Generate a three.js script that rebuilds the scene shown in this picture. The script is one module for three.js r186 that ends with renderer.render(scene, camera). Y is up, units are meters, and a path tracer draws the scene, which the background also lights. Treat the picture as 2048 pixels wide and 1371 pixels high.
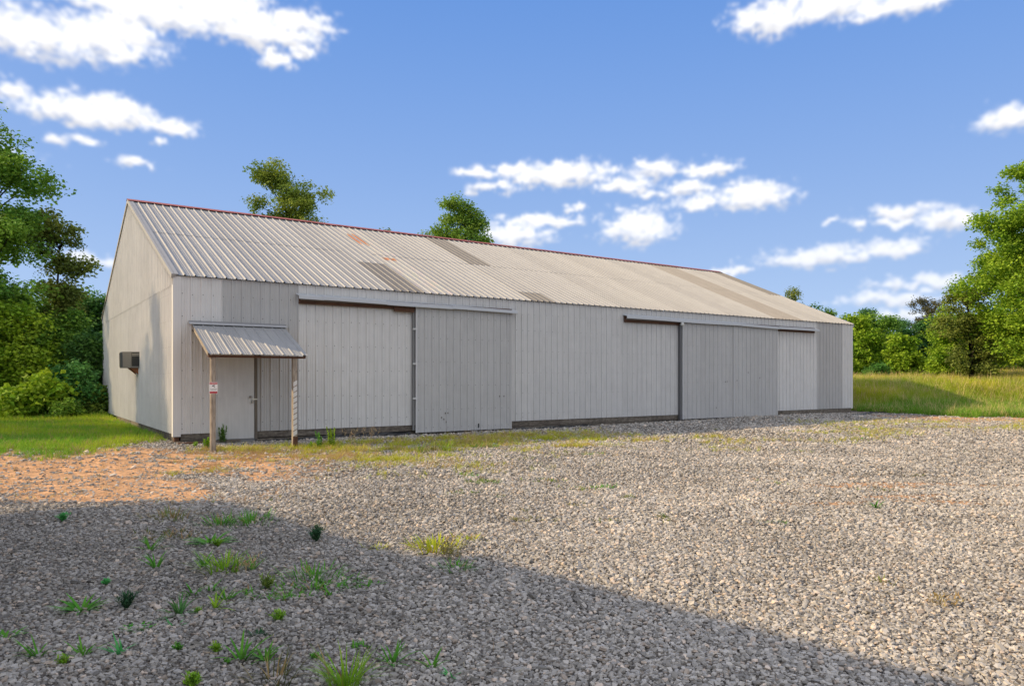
import * as THREE from 'three';
import { mergeGeometries } from 'three/addons/utils/BufferGeometryUtils.js';

// ------------------------------------------------------------------ camera, sky, sun, exposure
const scene = new THREE.Scene();
const camera = new THREE.PerspectiveCamera(49.56, 2048 / 1371, 0.1, 3000);
const EYE = 1.465;
camera.position.set(0, EYE, 0);
camera.lookAt(0, EYE, -10);
camera.setViewOffset(2048, 1371, 0, -71.5, 2048, 1371);   // a shifted lens: verticals stay vertical

const renderer = new THREE.WebGLRenderer({ antialias: true });
renderer.toneMapping = THREE.LinearToneMapping;
renderer.toneMappingExposure = 1.36;
renderer.shadowMap.enabled = true;

const SUN = new THREE.Vector3(-1.175, 0.68, 0.054).normalize();   // low, from the camera's left
const sun = new THREE.DirectionalLight(new THREE.Color().setRGB(1, 0.77, 0.48), 3.8);
sun.shadow.radius = 1.2;
sun.shadow.mapSize.set(4096, 4096);
Object.assign(sun.shadow.camera, { left: -60, right: 60, top: 60, bottom: -60, near: 1, far: 300 });
sun.target.position.set(5, 0, -22);
sun.position.copy(SUN).multiplyScalar(120).add(sun.target.position);
scene.add(sun, sun.target);

// ------------------------------------------------------------------ noise and random numbers
function rng(seed) { let a = seed >>> 0; return () => { a |= 0; a = a + 0x6D2B79F5 | 0; let t = Math.imul(a ^ a >>> 15, 1 | a); t = t + Math.imul(t ^ t >>> 7, 61 | t) ^ t; return ((t ^ t >>> 14) >>> 0) / 4294967296; }; }
const hash = (x, y) => { let h = Math.imul(x | 0, 374761393) + Math.imul(y | 0, 668265263); h = Math.imul(h ^ h >>> 13, 1274126177); return ((h ^ h >>> 16) >>> 0) / 4294967296; };
function noise(x, y) { const xi = Math.floor(x), yi = Math.floor(y); let a = x - xi, b = y - yi; a = a * a * (3 - 2 * a); b = b * b * (3 - 2 * b);
  return (hash(xi, yi) * (1 - a) + hash(xi + 1, yi) * a) * (1 - b) + (hash(xi, yi + 1) * (1 - a) + hash(xi + 1, yi + 1) * a) * b; }
function fbm(x, y, o = 4) { let s = 0, a = 0.5, t = 0; for (let i = 0; i < o; i++) { s += a * noise(x, y); t += a; x = x * 2.03 + 17.3; y = y * 2.03 + 9.1; a *= 0.5; } return s / t; }
const sm = (a, b, x) => { const t = Math.min(1, Math.max(0, (x - a) / (b - a))); return t * t * (3 - 2 * t); };
const mix = (a, b, t) => a + (b - a) * t;

// ------------------------------------------------------------------ the sky: blue air with fair-weather cumulus
// clouds of this afternoon: azimuth from north of the yard, elevation, half width, half height (degrees)
const CLOUDS = [[-33.0, 21.2, 4.07, 1.41], [-29.3, 21.7, 3.23, 1.10], [-27.5, 22.6, 2.12, 1.02], [-26.0, 24.0, 5.30, 1.10], [-21.8, 24.6, 4.32, 1.33], [-18.7, 24.1, 3.81, 1.28], [-16.3, 24.7, 2.49, 0.86], [-17.8, 22.3, 0.91, 0.63], [-15.9, 22.9, 0.86, 0.28], [-27.8, 21.1, 1.51, 0.42],
  [-30.8, 17.2, 3.13, 0.91], [-28.0, 17.5, 2.17, 0.87], [-24.7, 17.0, 1.59, 0.51], [-34.1, 17.8, 0.90, 0.43], [-29.8, 15.5, 0.75, 0.28], [-31.5, 15.3, 0.56, 0.34], [-26.9, 14.4, 1.04, 0.23], [-32.9, 20.3, 0.60, 0.23], [-29.3, 7.9, 1.82, 0.36],
  [3.3, 15.3, 4.04, 0.82], [0.2, 15.6, 1.74, 0.50], [-2.9, 15.5, 1.39, 0.36], [-1.7, 14.4, 1.54, 0.29], [8.7, 14.4, 1.73, 0.64], [10.9, 15.4, 1.49, 0.60], [14.9, 15.2, 1.80, 0.59], [13.4, 13.9, 1.53, 0.50], [17.8, 13.1, 2.52, 0.94], [14.2, 12.9, 1.63, 0.39], [10.5, 13.7, 1.19, 0.29], [0.2, 11.0, 2.31, 0.97], [2.5, 12.0, 2.89, 0.37], [9.6, 11.3, 2.18, 1.24], [4.8, 12.9, 0.69, 0.22],
  [19.3, 24.6, 2.47, 1.02], [22.9, 24.8, 3.60, 1.00], [27.6, 24.1, 3.94, 0.68], [34.0, 16.2, 1.59, 0.77], [27.6, 11.2, 1.82, 0.43], [30.4, 10.4, 1.38, 0.68], [25.1, 10.6, 0.70, 0.27], [27.3, 10.5, 0.91, 0.23], [22.5, 8.5, 3.29, 0.70], [27.1, 8.9, 1.65, 0.57], [16.7, 8.0, 1.56, 0.25], [28.8, 6.4, 2.61, 0.37], [27.0, 5.5, 2.45, 0.44], [27.6, 4.4, 1.82, 0.37], [-25.7, 15.9, 0.44, 0.16], [23.2, 10.9, 0.52, 0.17]];
{ // out-of-view sky: clouds added at random all round to brighten the shade
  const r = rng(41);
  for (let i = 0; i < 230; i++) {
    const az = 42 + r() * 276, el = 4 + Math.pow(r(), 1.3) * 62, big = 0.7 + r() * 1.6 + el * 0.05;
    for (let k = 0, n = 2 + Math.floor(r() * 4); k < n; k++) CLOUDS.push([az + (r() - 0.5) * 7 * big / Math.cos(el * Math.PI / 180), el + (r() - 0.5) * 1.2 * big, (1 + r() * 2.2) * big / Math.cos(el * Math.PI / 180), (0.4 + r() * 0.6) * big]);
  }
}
function makeSky() {
  const W = 2048, H = 1024, data = new Float32Array(W * H * 4), dens = new Float32Array(W * H), under = new Float32Array(W * H);
  for (const [az, el, rw, rh] of CLOUDS) {
    const x0 = Math.floor((az - rw * 2.2) / 360 * W), x1 = Math.ceil((az + rw * 2.2) / 360 * W), y0 = Math.max(0, Math.floor((el - rh * 2.4 + 90) / 180 * H)), y1 = Math.min(H - 1, Math.ceil((el + rh * 2.4 + 90) / 180 * H));
    for (let y = y0; y <= y1; y++) for (let x = x0; x <= x1; x++) {
      const A = (x + 0.5) / W * 360, E = (y + 0.5) / H * 180 - 90;
      const wx = (fbm(A * 1.1 + 5, E * 1.6 + 3, 4) - 0.5) * 1.5, wy = (fbm(A * 1.1 + 50, E * 1.6 + 31, 4) - 0.5) * 1.1;
      let dx = (A - az + wx) / rw, dy = (E - el + wy) / rh; if (dy < 0) dy *= 1.25;
      const d = 1 - Math.sqrt(dx * dx + dy * dy);
      const i = y * W + ((x % W) + W) % W;
      if (d > -1.2 && d + 1.2 > dens[i]) { dens[i] = d + 1.2; under[i] = dy; }
    }
  }
  for (let y = 0; y < H; y++) {
    const el = (y + 0.5) / H * 180 - 90, e = Math.max(0, el);
    for (let x = 0; x < W; x++) {
      const i = y * W + x, A = (x + 0.5) / W * 360;
      // clear air: pale near the horizon, deep blue above, a glow round the sun widened for fill light
      const t = 1 - Math.exp(-e / 17), z = sm(18, 75, e);
      let R = mix(0.55, 0.05, t), G = mix(0.71, 0.222, t), B = mix(0.93, 0.68, t);
      R = mix(R, 0.075, z); G = mix(G, 0.19, z); B = mix(B, 0.53, z);
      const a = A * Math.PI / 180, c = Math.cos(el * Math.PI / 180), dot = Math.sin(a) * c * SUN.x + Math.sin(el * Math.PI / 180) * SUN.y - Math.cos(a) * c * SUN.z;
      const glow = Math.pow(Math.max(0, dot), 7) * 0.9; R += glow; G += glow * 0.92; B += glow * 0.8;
      // clouds
      const n = fbm(A * 1.5 + 3, E2(el) * 2.4, 5), fine = fbm(A * 5 + 30, el * 8 + 7, 4);
      let d = dens[i] > 0 ? dens[i] - 1.2 : -9;
      d += (n - 0.5) * 1.1 + (fine - 0.5) * 0.85 + 0.14;
      const al = sm(-0.42, 0.62, d) * mix(0.72, 1, sm(5, 14, el));
      if (al > 0) {
        const sh = sm(0.05, 1.0, under[i] < 0 ? -under[i] : 0) * 0.3 + (0.5 - fine) * 0.2, lit = 1.06 - sh * 0.95;
        R = mix(R, lit, al); G = mix(G, lit * 1.0, al); B = mix(B, lit * 1.02 + sh * 0.06, al);
      }
      if (el < 0) { R = 0.3; G = 0.3; B = 0.25; }
      // equirectangular columns start at -x: azimuth 0 is -z
      const col = ((Math.round(x + W * 0.25)) % W + W) % W, j = (y * W + col) * 4;
      data[j] = R; data[j + 1] = G; data[j + 2] = B; data[j + 3] = 1;
    }
  }
  function E2(v) { return v * 1.3 + 11; }
  const t = new THREE.DataTexture(data, W, H, THREE.RGBAFormat, THREE.FloatType);
  t.mapping = THREE.EquirectangularReflectionMapping; t.magFilter = t.minFilter = THREE.LinearFilter; t.wrapS = THREE.RepeatWrapping; t.needsUpdate = true;
  return t;
}
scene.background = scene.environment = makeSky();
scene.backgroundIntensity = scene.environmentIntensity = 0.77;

// ------------------------------------------------------------------ helpers
const taken = {};
function numbered(n) { const k = taken[n] = (taken[n] ?? -1) + 1; return k ? n + '_' + String(k).padStart(3, '0') : n; }
function tag(o, label, category, group, kind) { o.userData.label = label; if (category) o.userData.category = category; if (group) o.userData.group = group; if (kind) o.userData.kind = kind; return o; }
function top(name, label, category, group) { const g = new THREE.Group(); g.name = numbered(name); scene.add(g); return tag(g, label, category, group); }
function add(name, geo, mat, parent) { const m = new THREE.Mesh(geo, mat); m.name = name; parent.add(m); return m; }
function group(name, parent) { const g = new THREE.Group(); g.name = name; parent.add(g); return g; }
const std = (o) => new THREE.MeshStandardMaterial({ roughness: 0.85, side: THREE.DoubleSide, ...o });
const rgb = (r, g, b) => new THREE.Color().setRGB(r, g, b);
function box(x0, x1, y0, y1, z0, z1) { return new THREE.BoxGeometry(x1 - x0, y1 - y0, z1 - z0).translate((x0 + x1) / 2, (y0 + y1) / 2, (z0 + z1) / 2); }
function chamferBox(x0, x1, y0, y1, z0, z1, b = 0.008) { // extruded along y with cut corners
  const s = new THREE.Shape(), w = x1 - x0, d = z1 - z0; s.moveTo(b, 0); s.lineTo(w - b, 0); s.lineTo(w, b); s.lineTo(w, d - b); s.lineTo(w - b, d); s.lineTo(b, d); s.lineTo(0, d - b); s.lineTo(0, b); s.closePath();
  return new THREE.ExtrudeGeometry(s, { depth: y1 - y0, bevelEnabled: false }).rotateX(-Math.PI / 2).translate(x0, y0, z1);
}
class Soup { // flat-shaded triangles with vertex colours
  constructor() { this.p = []; this.c = []; }
  tri(a, b, c, k) { this.p.push(...a, ...b, ...c); if (k) for (let i = 0; i < 3; i++) this.c.push(...k); }
  quad(a, b, c, d, k) { this.tri(a, b, c, k); this.tri(a, c, d, k); }
  build() { const g = new THREE.BufferGeometry(); g.setAttribute('position', new THREE.Float32BufferAttribute(this.p, 3)); if (this.c.length) g.setAttribute('color', new THREE.Float32BufferAttribute(this.c, 3)); g.computeVertexNormals(); return g; }
}
function canvasTex(w, h, draw, srgb = true) { const c = document.createElement('canvas'); c.width = w; c.height = h; draw(c.getContext('2d'), w, h); const t = new THREE.CanvasTexture(c); if (srgb) t.colorSpace = THREE.SRGBColorSpace; t.magFilter = THREE.LinearFilter; t.wrapS = t.wrapT = THREE.RepeatWrapping; return t; }
function dataTex(w, h, f, srgb = true) { const d = new Uint8Array(w * h * 4); for (let y = 0; y < h; y++) for (let x = 0; x < w; x++) { const v = f(x, y), i = (y * w + x) * 4; d[i] = v[0]; d[i + 1] = v[1]; d[i + 2] = v[2]; d[i + 3] = 255; }
  const t = new THREE.DataTexture(d, w, h); if (srgb) t.colorSpace = THREE.SRGBColorSpace; t.magFilter = THREE.LinearFilter; t.minFilter = THREE.LinearMipmapLinearFilter; t.generateMipmaps = true; t.wrapS = t.wrapT = THREE.RepeatWrapping; t.needsUpdate = true; return t; }

// ------------------------------------------------------------------ lie of the land (metres; x to the right, d away from the camera)
const BX = -7.738, BD = 17, UX = 0.825, UD = 0.565, TURN = Math.atan2(UD, UX);
const L = 27.43, WID = 14.63, Y0 = 0.19, YE = 3.85, RISE = 3.13;
const toU = (x, d) => (x - BX) * UX + (d - BD) * UD, toN = (x, d) => (x - BX) * UD - (d - BD) * UX;
const fromU = (u, n) => [BX + u * UX + n * UD, BD + u * UD - n * UX];
function land(x, d) {
  const u = toU(x, d), n = toN(x, d);
  let y = -0.13 + 0.05 * sm(3, 0.5, n) + 0.12 * sm(9, 27, u) * sm(9, 1, n);
  y += 0.12 * sm(11.5, 17, d) * sm(-6, -8.6, x);
  const away = sm(28.1, 30.5, u);
  y += away * (1.02 * sm(30.6, 39, d) + 0.62 * sm(37, 66, d) + 0.5 * sm(19, 42, x) * sm(30, 50, d));
  y += (fbm(x * 0.9, d * 0.9, 3) - 0.5) * 0.05 * sm(2, 6, d);
  y += away * (fbm(x * 0.5 + 9, d * 0.5, 3) - 0.5) * 0.35 * sm(30, 34, d);
  if (u > -0.2 && u < L + 0.2 && n < 0.4 && n > -WID - 0.2) y = Math.min(y, 0.02);
  return y;
}
// masks of what lies on the ground
const inBarn = (x, d, m = 0) => { const u = toU(x, d), n = toN(x, d); return u > -m && u < L + m && n < m && n > -WID - m; };
function lawn(x, d) { const e = fbm(x * 0.8 + 3, d * 0.8, 3) - 0.5; return sm(13.6, 15.4, d + (x + 9) * -0.25 + e * 2.2) * sm(-7.9, -8.9, x + e * 1.1 - 0.25 * (d - 17) * sm(16, 18, d) * 0.4); }
function meadow(x, d) { const e = fbm(x * 0.5 + 31, d * 0.5, 3) - 0.5; return sm(29.2, 30.6, d + e * 2) * sm(27.7, 28.6, toU(x, d) + e * 0.6); }
function clay(x, d) { // bare orange soil
  const e = fbm(x * 0.7 + 11, d * 0.9 + 5, 4);
  const left = sm(-2.2, -4.6, x + (e - 0.5) * 3) * sm(9.2, 10.0, d + (e - 0.5) * 1.4) * sm(16.4, 15.2, d) * sm(0.26, 0.46, e + 0.14 * sm(-3, -6, x));
  const right = sm(26.3, 27.4, d + (e - 0.5) * 2) * sm(31.0, 29.6, d) * sm(13.8, 15.2, x + (e - 0.5) * 2);
  const streak = sm(0.55, 0.66, fbm(x * 0.35 + 3, d * 1.7 + 40, 3)) * sm(2.5, 4, x) * sm(9, 9.6, d) * sm(12.4, 11.6, d);
  const br = fbm(x * 3.1 + 5, d * 4.3, 4); return Math.max(left, right, streak * 0.9) * sm(0.16, 0.4, br);
}
function thatch(x, d) { // strip of thin grass and dead stems along the barn's front
  const n = toN(x, d), u = toU(x, d), e = fbm(x * 0.6 + 70, d * 1.1, 4);
  const band = sm(0.9, 1.7, n) * sm(4.6, 3.0, n + (e - 0.5) * 1.6) * sm(-0.3, 0.8, u) * sm(12.5, 7.5, u);
  const far = sm(4.2, 5, n) * sm(8.6, 6.4, n) * sm(5, 9, u) * sm(27, 24, u) * sm(0.46, 0.58, e);
  const lo = sm(11.4, 13, d) * sm(16, 14, d) * sm(-4.6, -3, x) * sm(1, -1.5, x) * sm(0.44, 0.6, e);
  const east = sm(22, 24, d) * sm(28, 26.5, d) * sm(9, 12, x) * sm(0.42, 0.56, e);
  return Math.max(band * sm(0.25, 0.5, e), far, lo, east);
}

// ------------------------------------------------------------------ ground sheet
{
  const xs = [], ds = [];
  for (let x = -600; x < -30; x += 30) xs.push(x); for (let x = -30; x < -12; x += 0.8) xs.push(x); for (let x = -12; x < 12; x += 0.2) xs.push(x); for (let x = 12; x < 45; x += 0.6) xs.push(x); for (let x = 45; x <= 660; x += 30) xs.push(x);
  for (let d = -300; d < -6; d += 30) ds.push(d); for (let d = -6; d < 2; d += 1) ds.push(d); for (let d = 2; d < 24; d += 0.2) ds.push(d); for (let d = 24; d < 70; d += 0.6) ds.push(d); for (let d = 70; d <= 1500; d += 40) ds.push(d);
  const pos = [], uv = [], idx = [];
  ds.forEach((d) => xs.forEach((x) => { pos.push(x, land(x, d), -d); uv.push((x + 30) / 70, (d + 10) / 70); }));
  for (let j = 0; j < ds.length - 1; j++) for (let i = 0; i < xs.length - 1; i++) { const a = j * xs.length + i, b = a + 1, c = a + xs.length, e = c + 1; idx.push(a, b, e, a, e, c); }
  const g = new THREE.BufferGeometry(); g.setAttribute('position', new THREE.Float32BufferAttribute(pos, 3)); g.setAttribute('uv', new THREE.Float32BufferAttribute(uv, 2)); g.setIndex(idx); g.computeVertexNormals();
  const map = dataTex(2048, 2048, (i, j) => {
    const x = i / 2048 * 70 - 30, d = j / 2048 * 70 - 10;
    const f = hash(i, j), f2 = hash(i >> 1, j >> 1), big = fbm(x * 0.4, d * 0.4, 3), f3 = noise(x * 9, d * 9);
    let k = 0.42 + 0.5 * f + 0.4 * f2 - 0.16 + (big - 0.5) * 0.25;  // dirt and the shade between stones, both put into the dark bed colour
    let c = [142 * k, 131 * k, 118 * k];
    const w = (v, m) => { for (let q = 0; q < 3; q++) c[q] = mix(c[q], v[q], m); };
    const cl = clay(x, d), k2 = 0.75 + 0.3 * f3 + 0.25 * f;
    if (cl > 0) w([196 * k2, 150 * k2, 108 * k2], cl * 0.9);
    const th = thatch(x, d); if (th > 0) w([150 * k2, 134 * k2, 80 * k2], th * 0.5 * sm(0.2, 0.7, f3 + (f - 0.5) * 0.6));
    const la = Math.max(lawn(x, d), meadow(x, d)); if (la > 0) w([98 * k2, 100 * k2, 46 * k2], la);
    const far = Math.max(sm(-10, -13, x) * sm(13, 15, d), sm(-19, -24, x)); if (far > 0) w([90 * k2, 96 * k2, 42 * k2], far);
    if (d > 46 || d < -8) w([96 * k2, 104 * k2, 44 * k2], 1);
    return c.map((v) => Math.max(0, Math.min(255, v)));
  });
  map.wrapS = map.wrapT = THREE.ClampToEdgeWrapping;
  const bump = dataTex(512, 512, (i, j) => { const v = 255 * (0.45 * hash(i >> 2, j >> 2) + 0.35 * hash(i >> 1, j >> 1) + 0.2 * hash(i, j)); return [v, v, v]; }, false);
  bump.repeat.set(18, 18);
  const m = add('ground', g, std({ map, bumpMap: bump, bumpScale: 0.02, roughness: 1 }), scene);
  tag(m, 'gravel yard running into lawn and meadow round the barn', 'ground', null, 'structure');
}

// ------------------------------------------------------------------ gravel: loose crushed stone
{
  const r = rng(7), variants = [];
  for (let v = 0; v < 4; v++) {
    const g = v % 2 ? new THREE.BoxGeometry(1.5, 1.1, 1.25).toNonIndexed() : new THREE.IcosahedronGeometry(1, 0), p = g.attributes.position, key = {};
    for (let i = 0; i < p.count; i++) { const k = [p.getX(i), p.getY(i), p.getZ(i)].map((q) => q.toFixed(2)).join(); key[k] ??= [0.6 + r() * 0.75, 0.45 + r() * 0.55, 0.55 + r() * 0.7, (r() - 0.5) * 0.35]; p.setXYZ(i, p.getX(i) * key[k][0] * 1.25 + key[k][3], p.getY(i) * key[k][1] * 0.9, p.getZ(i) * key[k][2] - key[k][3]); }
    g.deleteAttribute('uv'); g.computeVertexNormals(); variants.push(g);
  }
  const lists = variants.map(() => []), M = new THREE.Matrix4(), q = new THREE.Quaternion(), e = new THREE.Euler();
  const put = (x, d, s, lift, col) => { const v = Math.floor(r() * 4); e.set((r() - 0.5) * 1.1, r() * 6.283, (r() - 0.5) * 1.1); q.setFromEuler(e); M.compose(new THREE.Vector3(x, land(x, d) + lift, -d), q, new THREE.Vector3(s, s, s)); lists[v].push([M.clone(), col]); };
  const bands = [[2.6, 5, 0.0225, 0.0125], [5, 8, 0.027, 0.0142], [8, 12, 0.036, 0.017], [12, 18, 0.052, 0.021], [18, 31, 0.085, 0.028]];
  for (const [d0, d1, pitch, size] of bands) for (let d = d0; d < d1; d += pitch) {
    const half = d * 0.76 + 0.5;
    for (let x = -half; x < half; x += pitch) {
      const px = x + (r() - 0.5) * pitch * 1.3, pd = d + (r() - 0.5) * pitch * 1.3, pick = r(), a = r(), b = r();
      if (inBarn(px, pd, 0.02)) continue;
      const bare = Math.max(lawn(px, pd), meadow(px, pd), clay(px, pd) * 0.88, thatch(px, pd) * 0.3); if (pick < bare) continue;
      if (px < -11 && pd > 14) continue;
      const patch = fbm(px * 0.7 + 4, pd * 0.7, 3), coarse = sm(0.3, 0.7, fbm(px * 0.5 + 60, pd * 0.5 + 8, 2));
      let k = 0.185 + 0.33 * r() + 0.14 * (patch - 0.5) + (b > 0.96 ? 0.12 : 0);
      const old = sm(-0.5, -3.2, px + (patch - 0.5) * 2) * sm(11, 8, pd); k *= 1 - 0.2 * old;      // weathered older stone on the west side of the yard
      const warm = 0.5 + 0.5 * b, tint = b > 0.93 ? 0.12 : 0;
      const s = size * (0.55 + 0.95 * a * a + 0.25 * coarse + (pick > 0.992 ? 0.8 : 0));
      put(px, pd, s, s * (0.1 + 0.5 * b * b), [k * (1 + 0.05 * warm + tint), k * (0.955 + 0.01 * warm), k * (0.9 - 0.05 * warm - tint * 0.6)]);
    }
  }
  const holder = tag(group('gravel', scene), 'loose grey crushed stone covering the yard', 'gravel', null, 'stuff');
  const mat = std({ color: 0xffffff, roughness: 0.9 });
  variants.forEach((g, v) => { const im = new THREE.InstancedMesh(g, mat, lists[v].length); im.name = 'stones'; const c = new THREE.Color(); lists[v].forEach(([m, k], i) => { im.setMatrixAt(i, m); im.setColorAt(i, c.setRGB(...k)); }); im.userData.kind = 'stuff'; holder.add(im); });
  console.log('stones', lists.reduce((s, l) => s + l.length, 0));
}

// ------------------------------------------------------------------ materials of the barn
const dirtMap = dataTex(1024, 1024, (x, y) => { // faint streaks and mottling of old paint, uv in 4 m tiles
  const P = 1024 / 64; const s = noise(x / 9, y / 160) * 0.5 + noise(x / 3, y / 60 + 9) * 0.3 + fbm(x / 50, y / 50, 4) * 0.55 + hash(x, y) * 0.06;
  const v = Math.min(255, 244 + (s - 0.7) * 20); return [v, v - 0.5, v - 1.5]; });
dirtMap.repeat.set(0.25, 0.25);
const metal = (r, g, b, rough = 0.55) => std({ color: rgb(r, g, b), roughness: rough, map: dirtMap, metalness: 0 });
const SKIN = { light: [metal(0.72, 0.71, 0.695), metal(0.705, 0.695, 0.68)], mid: [metal(0.65, 0.642, 0.63), metal(0.635, 0.628, 0.618)], dark: [metal(0.51, 0.502, 0.493), metal(0.498, 0.49, 0.48)], door: [metal(0.54, 0.535, 0.528), metal(0.525, 0.52, 0.514)] };
const GABLE = [metal(0.80, 0.785, 0.76), metal(0.775, 0.76, 0.735)];
const ROOF = [metal(0.36, 0.36, 0.36), metal(0.335, 0.335, 0.337), metal(0.375, 0.375, 0.374)], ROOFDARK = metal(0.18, 0.172, 0.165), ROOFTAN = metal(0.285, 0.268, 0.25);
const TRIM = metal(0.66, 0.66, 0.66), RED = std({ color: rgb(0.36, 0.10, 0.07), roughness: 0.6 });
const woodTex = (a, b, seed) => { const t = dataTex(256, 512, (x, y) => { const n = noise(x / 5 + seed, y / 90) * 0.5 + noise(x / 1.7 + seed * 3, y / 40) * 0.35 + noise(x / 40, y / 50 + seed) * 0.3; const k = Math.min(1, n); return [mix(a[0], b[0], k), mix(a[1], b[1], k), mix(a[2], b[2], k)]; }); return t; };
const OLDWOOD = [3, 17, 29].map((s, i) => std({ map: woodTex([70, 64, 58], [150, 140, 126], s), roughness: 0.95, color: rgb(0.9 - i * 0.12, 0.9 - i * 0.13, 0.9 - i * 0.13) }));
const POSTWOOD = std({ map: woodTex([98, 88, 78], [184, 172, 156], 51), roughness: 0.9 }), BROWNWOOD = std({ map: woodTex([58, 38, 28], [112, 78, 58], 77), roughness: 0.9 });
const RUST = std({ color: rgb(0.26, 0.10, 0.045), roughness: 0.95 }), SCREW = std({ color: rgb(0.16, 0.14, 0.13), roughness: 0.7 }), BLACK = std({ color: rgb(0.015, 0.016, 0.018), roughness: 0.45 });

// ribbed steel sheet: x across, y along the ribs from lo(x) to hi(x), ribs stand out towards +z
const PITCH = 0.2286;
function sheet(width, lo, hi, phase = 0, rib = 0.019, u0 = 0, rows = 1) {
  const cols = [], prof = [[0, 1], [0.010, 1], [0.026, 0], [0.078, 0], [0.083, 0.22], [0.093, 0.22], [0.098, 0], [0.130, 0], [0.135, 0.22], [0.145, 0.22], [0.150, 0], [0.2026, 0], [0.2186, 1]];
  const at = (x) => { let s = ((x - phase) % PITCH + PITCH) % PITCH; for (let i = 0; i < prof.length; i++) { const [a, h] = prof[i], [b, k] = i + 1 < prof.length ? prof[i + 1] : [PITCH, 1]; if (s >= a - 1e-9 && s <= b + 1e-9) return (h + (k - h) * (b > a ? (s - a) / (b - a) : 0)) * rib; } return 0; };
  cols.push(0, width);
  for (let k = Math.floor(-phase / PITCH) - 1; k * PITCH + phase < width + PITCH; k++) for (const [s] of prof) { const x = k * PITCH + phase + s; if (x > 1e-4 && x < width - 1e-4) cols.push(x); }
  cols.sort((a, b) => a - b);
  const p = [], uv = [], n = [], idx = [];
  const L_ = typeof lo === 'function' ? lo : () => lo, H_ = typeof hi === 'function' ? hi : () => hi;
  for (let i = 0; i < cols.length - 1; i++) {
    const a = cols[i], b = cols[i + 1]; if (b - a < 1e-5) continue;
    const za = at(a + 1e-6), zb = at(b - 1e-6), len = Math.hypot(b - a, zb - za), nx = -(zb - za) / len, nz = (b - a) / len;
    for (let r = 0; r < rows; r++) {
      const k = p.length / 3, f0 = r / rows, f1 = (r + 1) / rows;
      const ya0 = mix(L_(a), H_(a), f0), yb0 = mix(L_(b), H_(b), f0), ya1 = mix(L_(a), H_(a), f1), yb1 = mix(L_(b), H_(b), f1);
      p.push(a, ya0, za, b, yb0, zb, b, yb1, zb, a, ya1, za);
      for (const [x, y] of [[a, ya0], [b, yb0], [b, yb1], [a, ya1]]) { uv.push(x + u0, y); n.push(nx, 0, nz); }
      idx.push(k, k + 1, k + 2, k, k + 2, k + 3);
    }
  }
  const g = new THREE.BufferGeometry(); g.setAttribute('position', new THREE.Float32BufferAttribute(p, 3)); g.setAttribute('uv', new THREE.Float32BufferAttribute(uv, 2)); g.setAttribute('normal', new THREE.Float32BufferAttribute(n, 3)); g.setIndex(idx); return g;
}
function screws(parent, spots, mat = SCREW, rad = 0.0095) { // spots: [x, y, z, facing] with facing a quaternion for +y
  const g = new THREE.CylinderGeometry(rad, rad * 1.25, 0.008, 6), im = new THREE.InstancedMesh(g, mat, spots.length), M = new THREE.Matrix4(), one = new THREE.Vector3(1, 1, 1);
  spots.forEach(([x, y, z, f], i) => im.setMatrixAt(i, M.compose(new THREE.Vector3(x, y, z), f, one))); im.name = 'screws'; im.userData.kind = 'stuff'; parent.add(im);
}
const qTo = (x, y, z) => new THREE.Quaternion().setFromUnitVectors(new THREE.Vector3(0, 1, 0), new THREE.Vector3(x, y, z).normalize());

// ------------------------------------------------------------------ the barn (local: x along the front, y up, z towards the yard)
const barn = top('metal_barn', 'long pale grey metal pole barn with ribbed roof and sliding doors', 'barn');
barn.position.set(BX, 0, -BD); barn.rotation.y = TURN;
const SHEET = PITCH * 4, PHI = Math.atan2(RISE, WID / 2), r0 = rng(99);
{ // front wall
  const wall = group('front_wall', barn), spots = [], f = qTo(0, 0, 1);
  const skin = (k) => k === 0 ? SKIN.light : k < 3 ? SKIN.dark : k < 7 ? SKIN.light : k < 18 ? SKIN.mid : k < 24 ? SKIN.mid : k < 27 ? SKIN.light : k < 29 ? SKIN.dark : SKIN.light;
  const kinds = [...Array(30)].map((_, k) => sheet(k === 29 ? L - 0.09 - (0.13 + SHEET * 29) : SHEET, Y0, YE - 0.02, 0.004, 0.028, k * 1.37));
  for (let k = 0; k < 30; k++) { const m = add('wall_panel', kinds[k], skin(k)[k % 2], wall); m.position.set(0.13 + SHEET * k, 0, (k % 2) * 0.0015); }
  for (const y of [0.3, 0.42, 1.02, 1.66, 2.3, 2.92, 3.42]) for (let k = 0; k < 119; k++) { const u = 0.13 + k * PITCH + 0.036 + (r0() - 0.5) * 0.008; if (y < 0.4 && k % 3) continue; if ((u > 0.88 && u < 1.86 && y < 2.1) || (u > 6.0 && u < 9.4) || (u > 16.4 && u < 22.1)) continue; spots.push([u, y + (r0() - 0.5) * 0.03, 0.004, f]); }
  screws(wall, spots);
}
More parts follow.
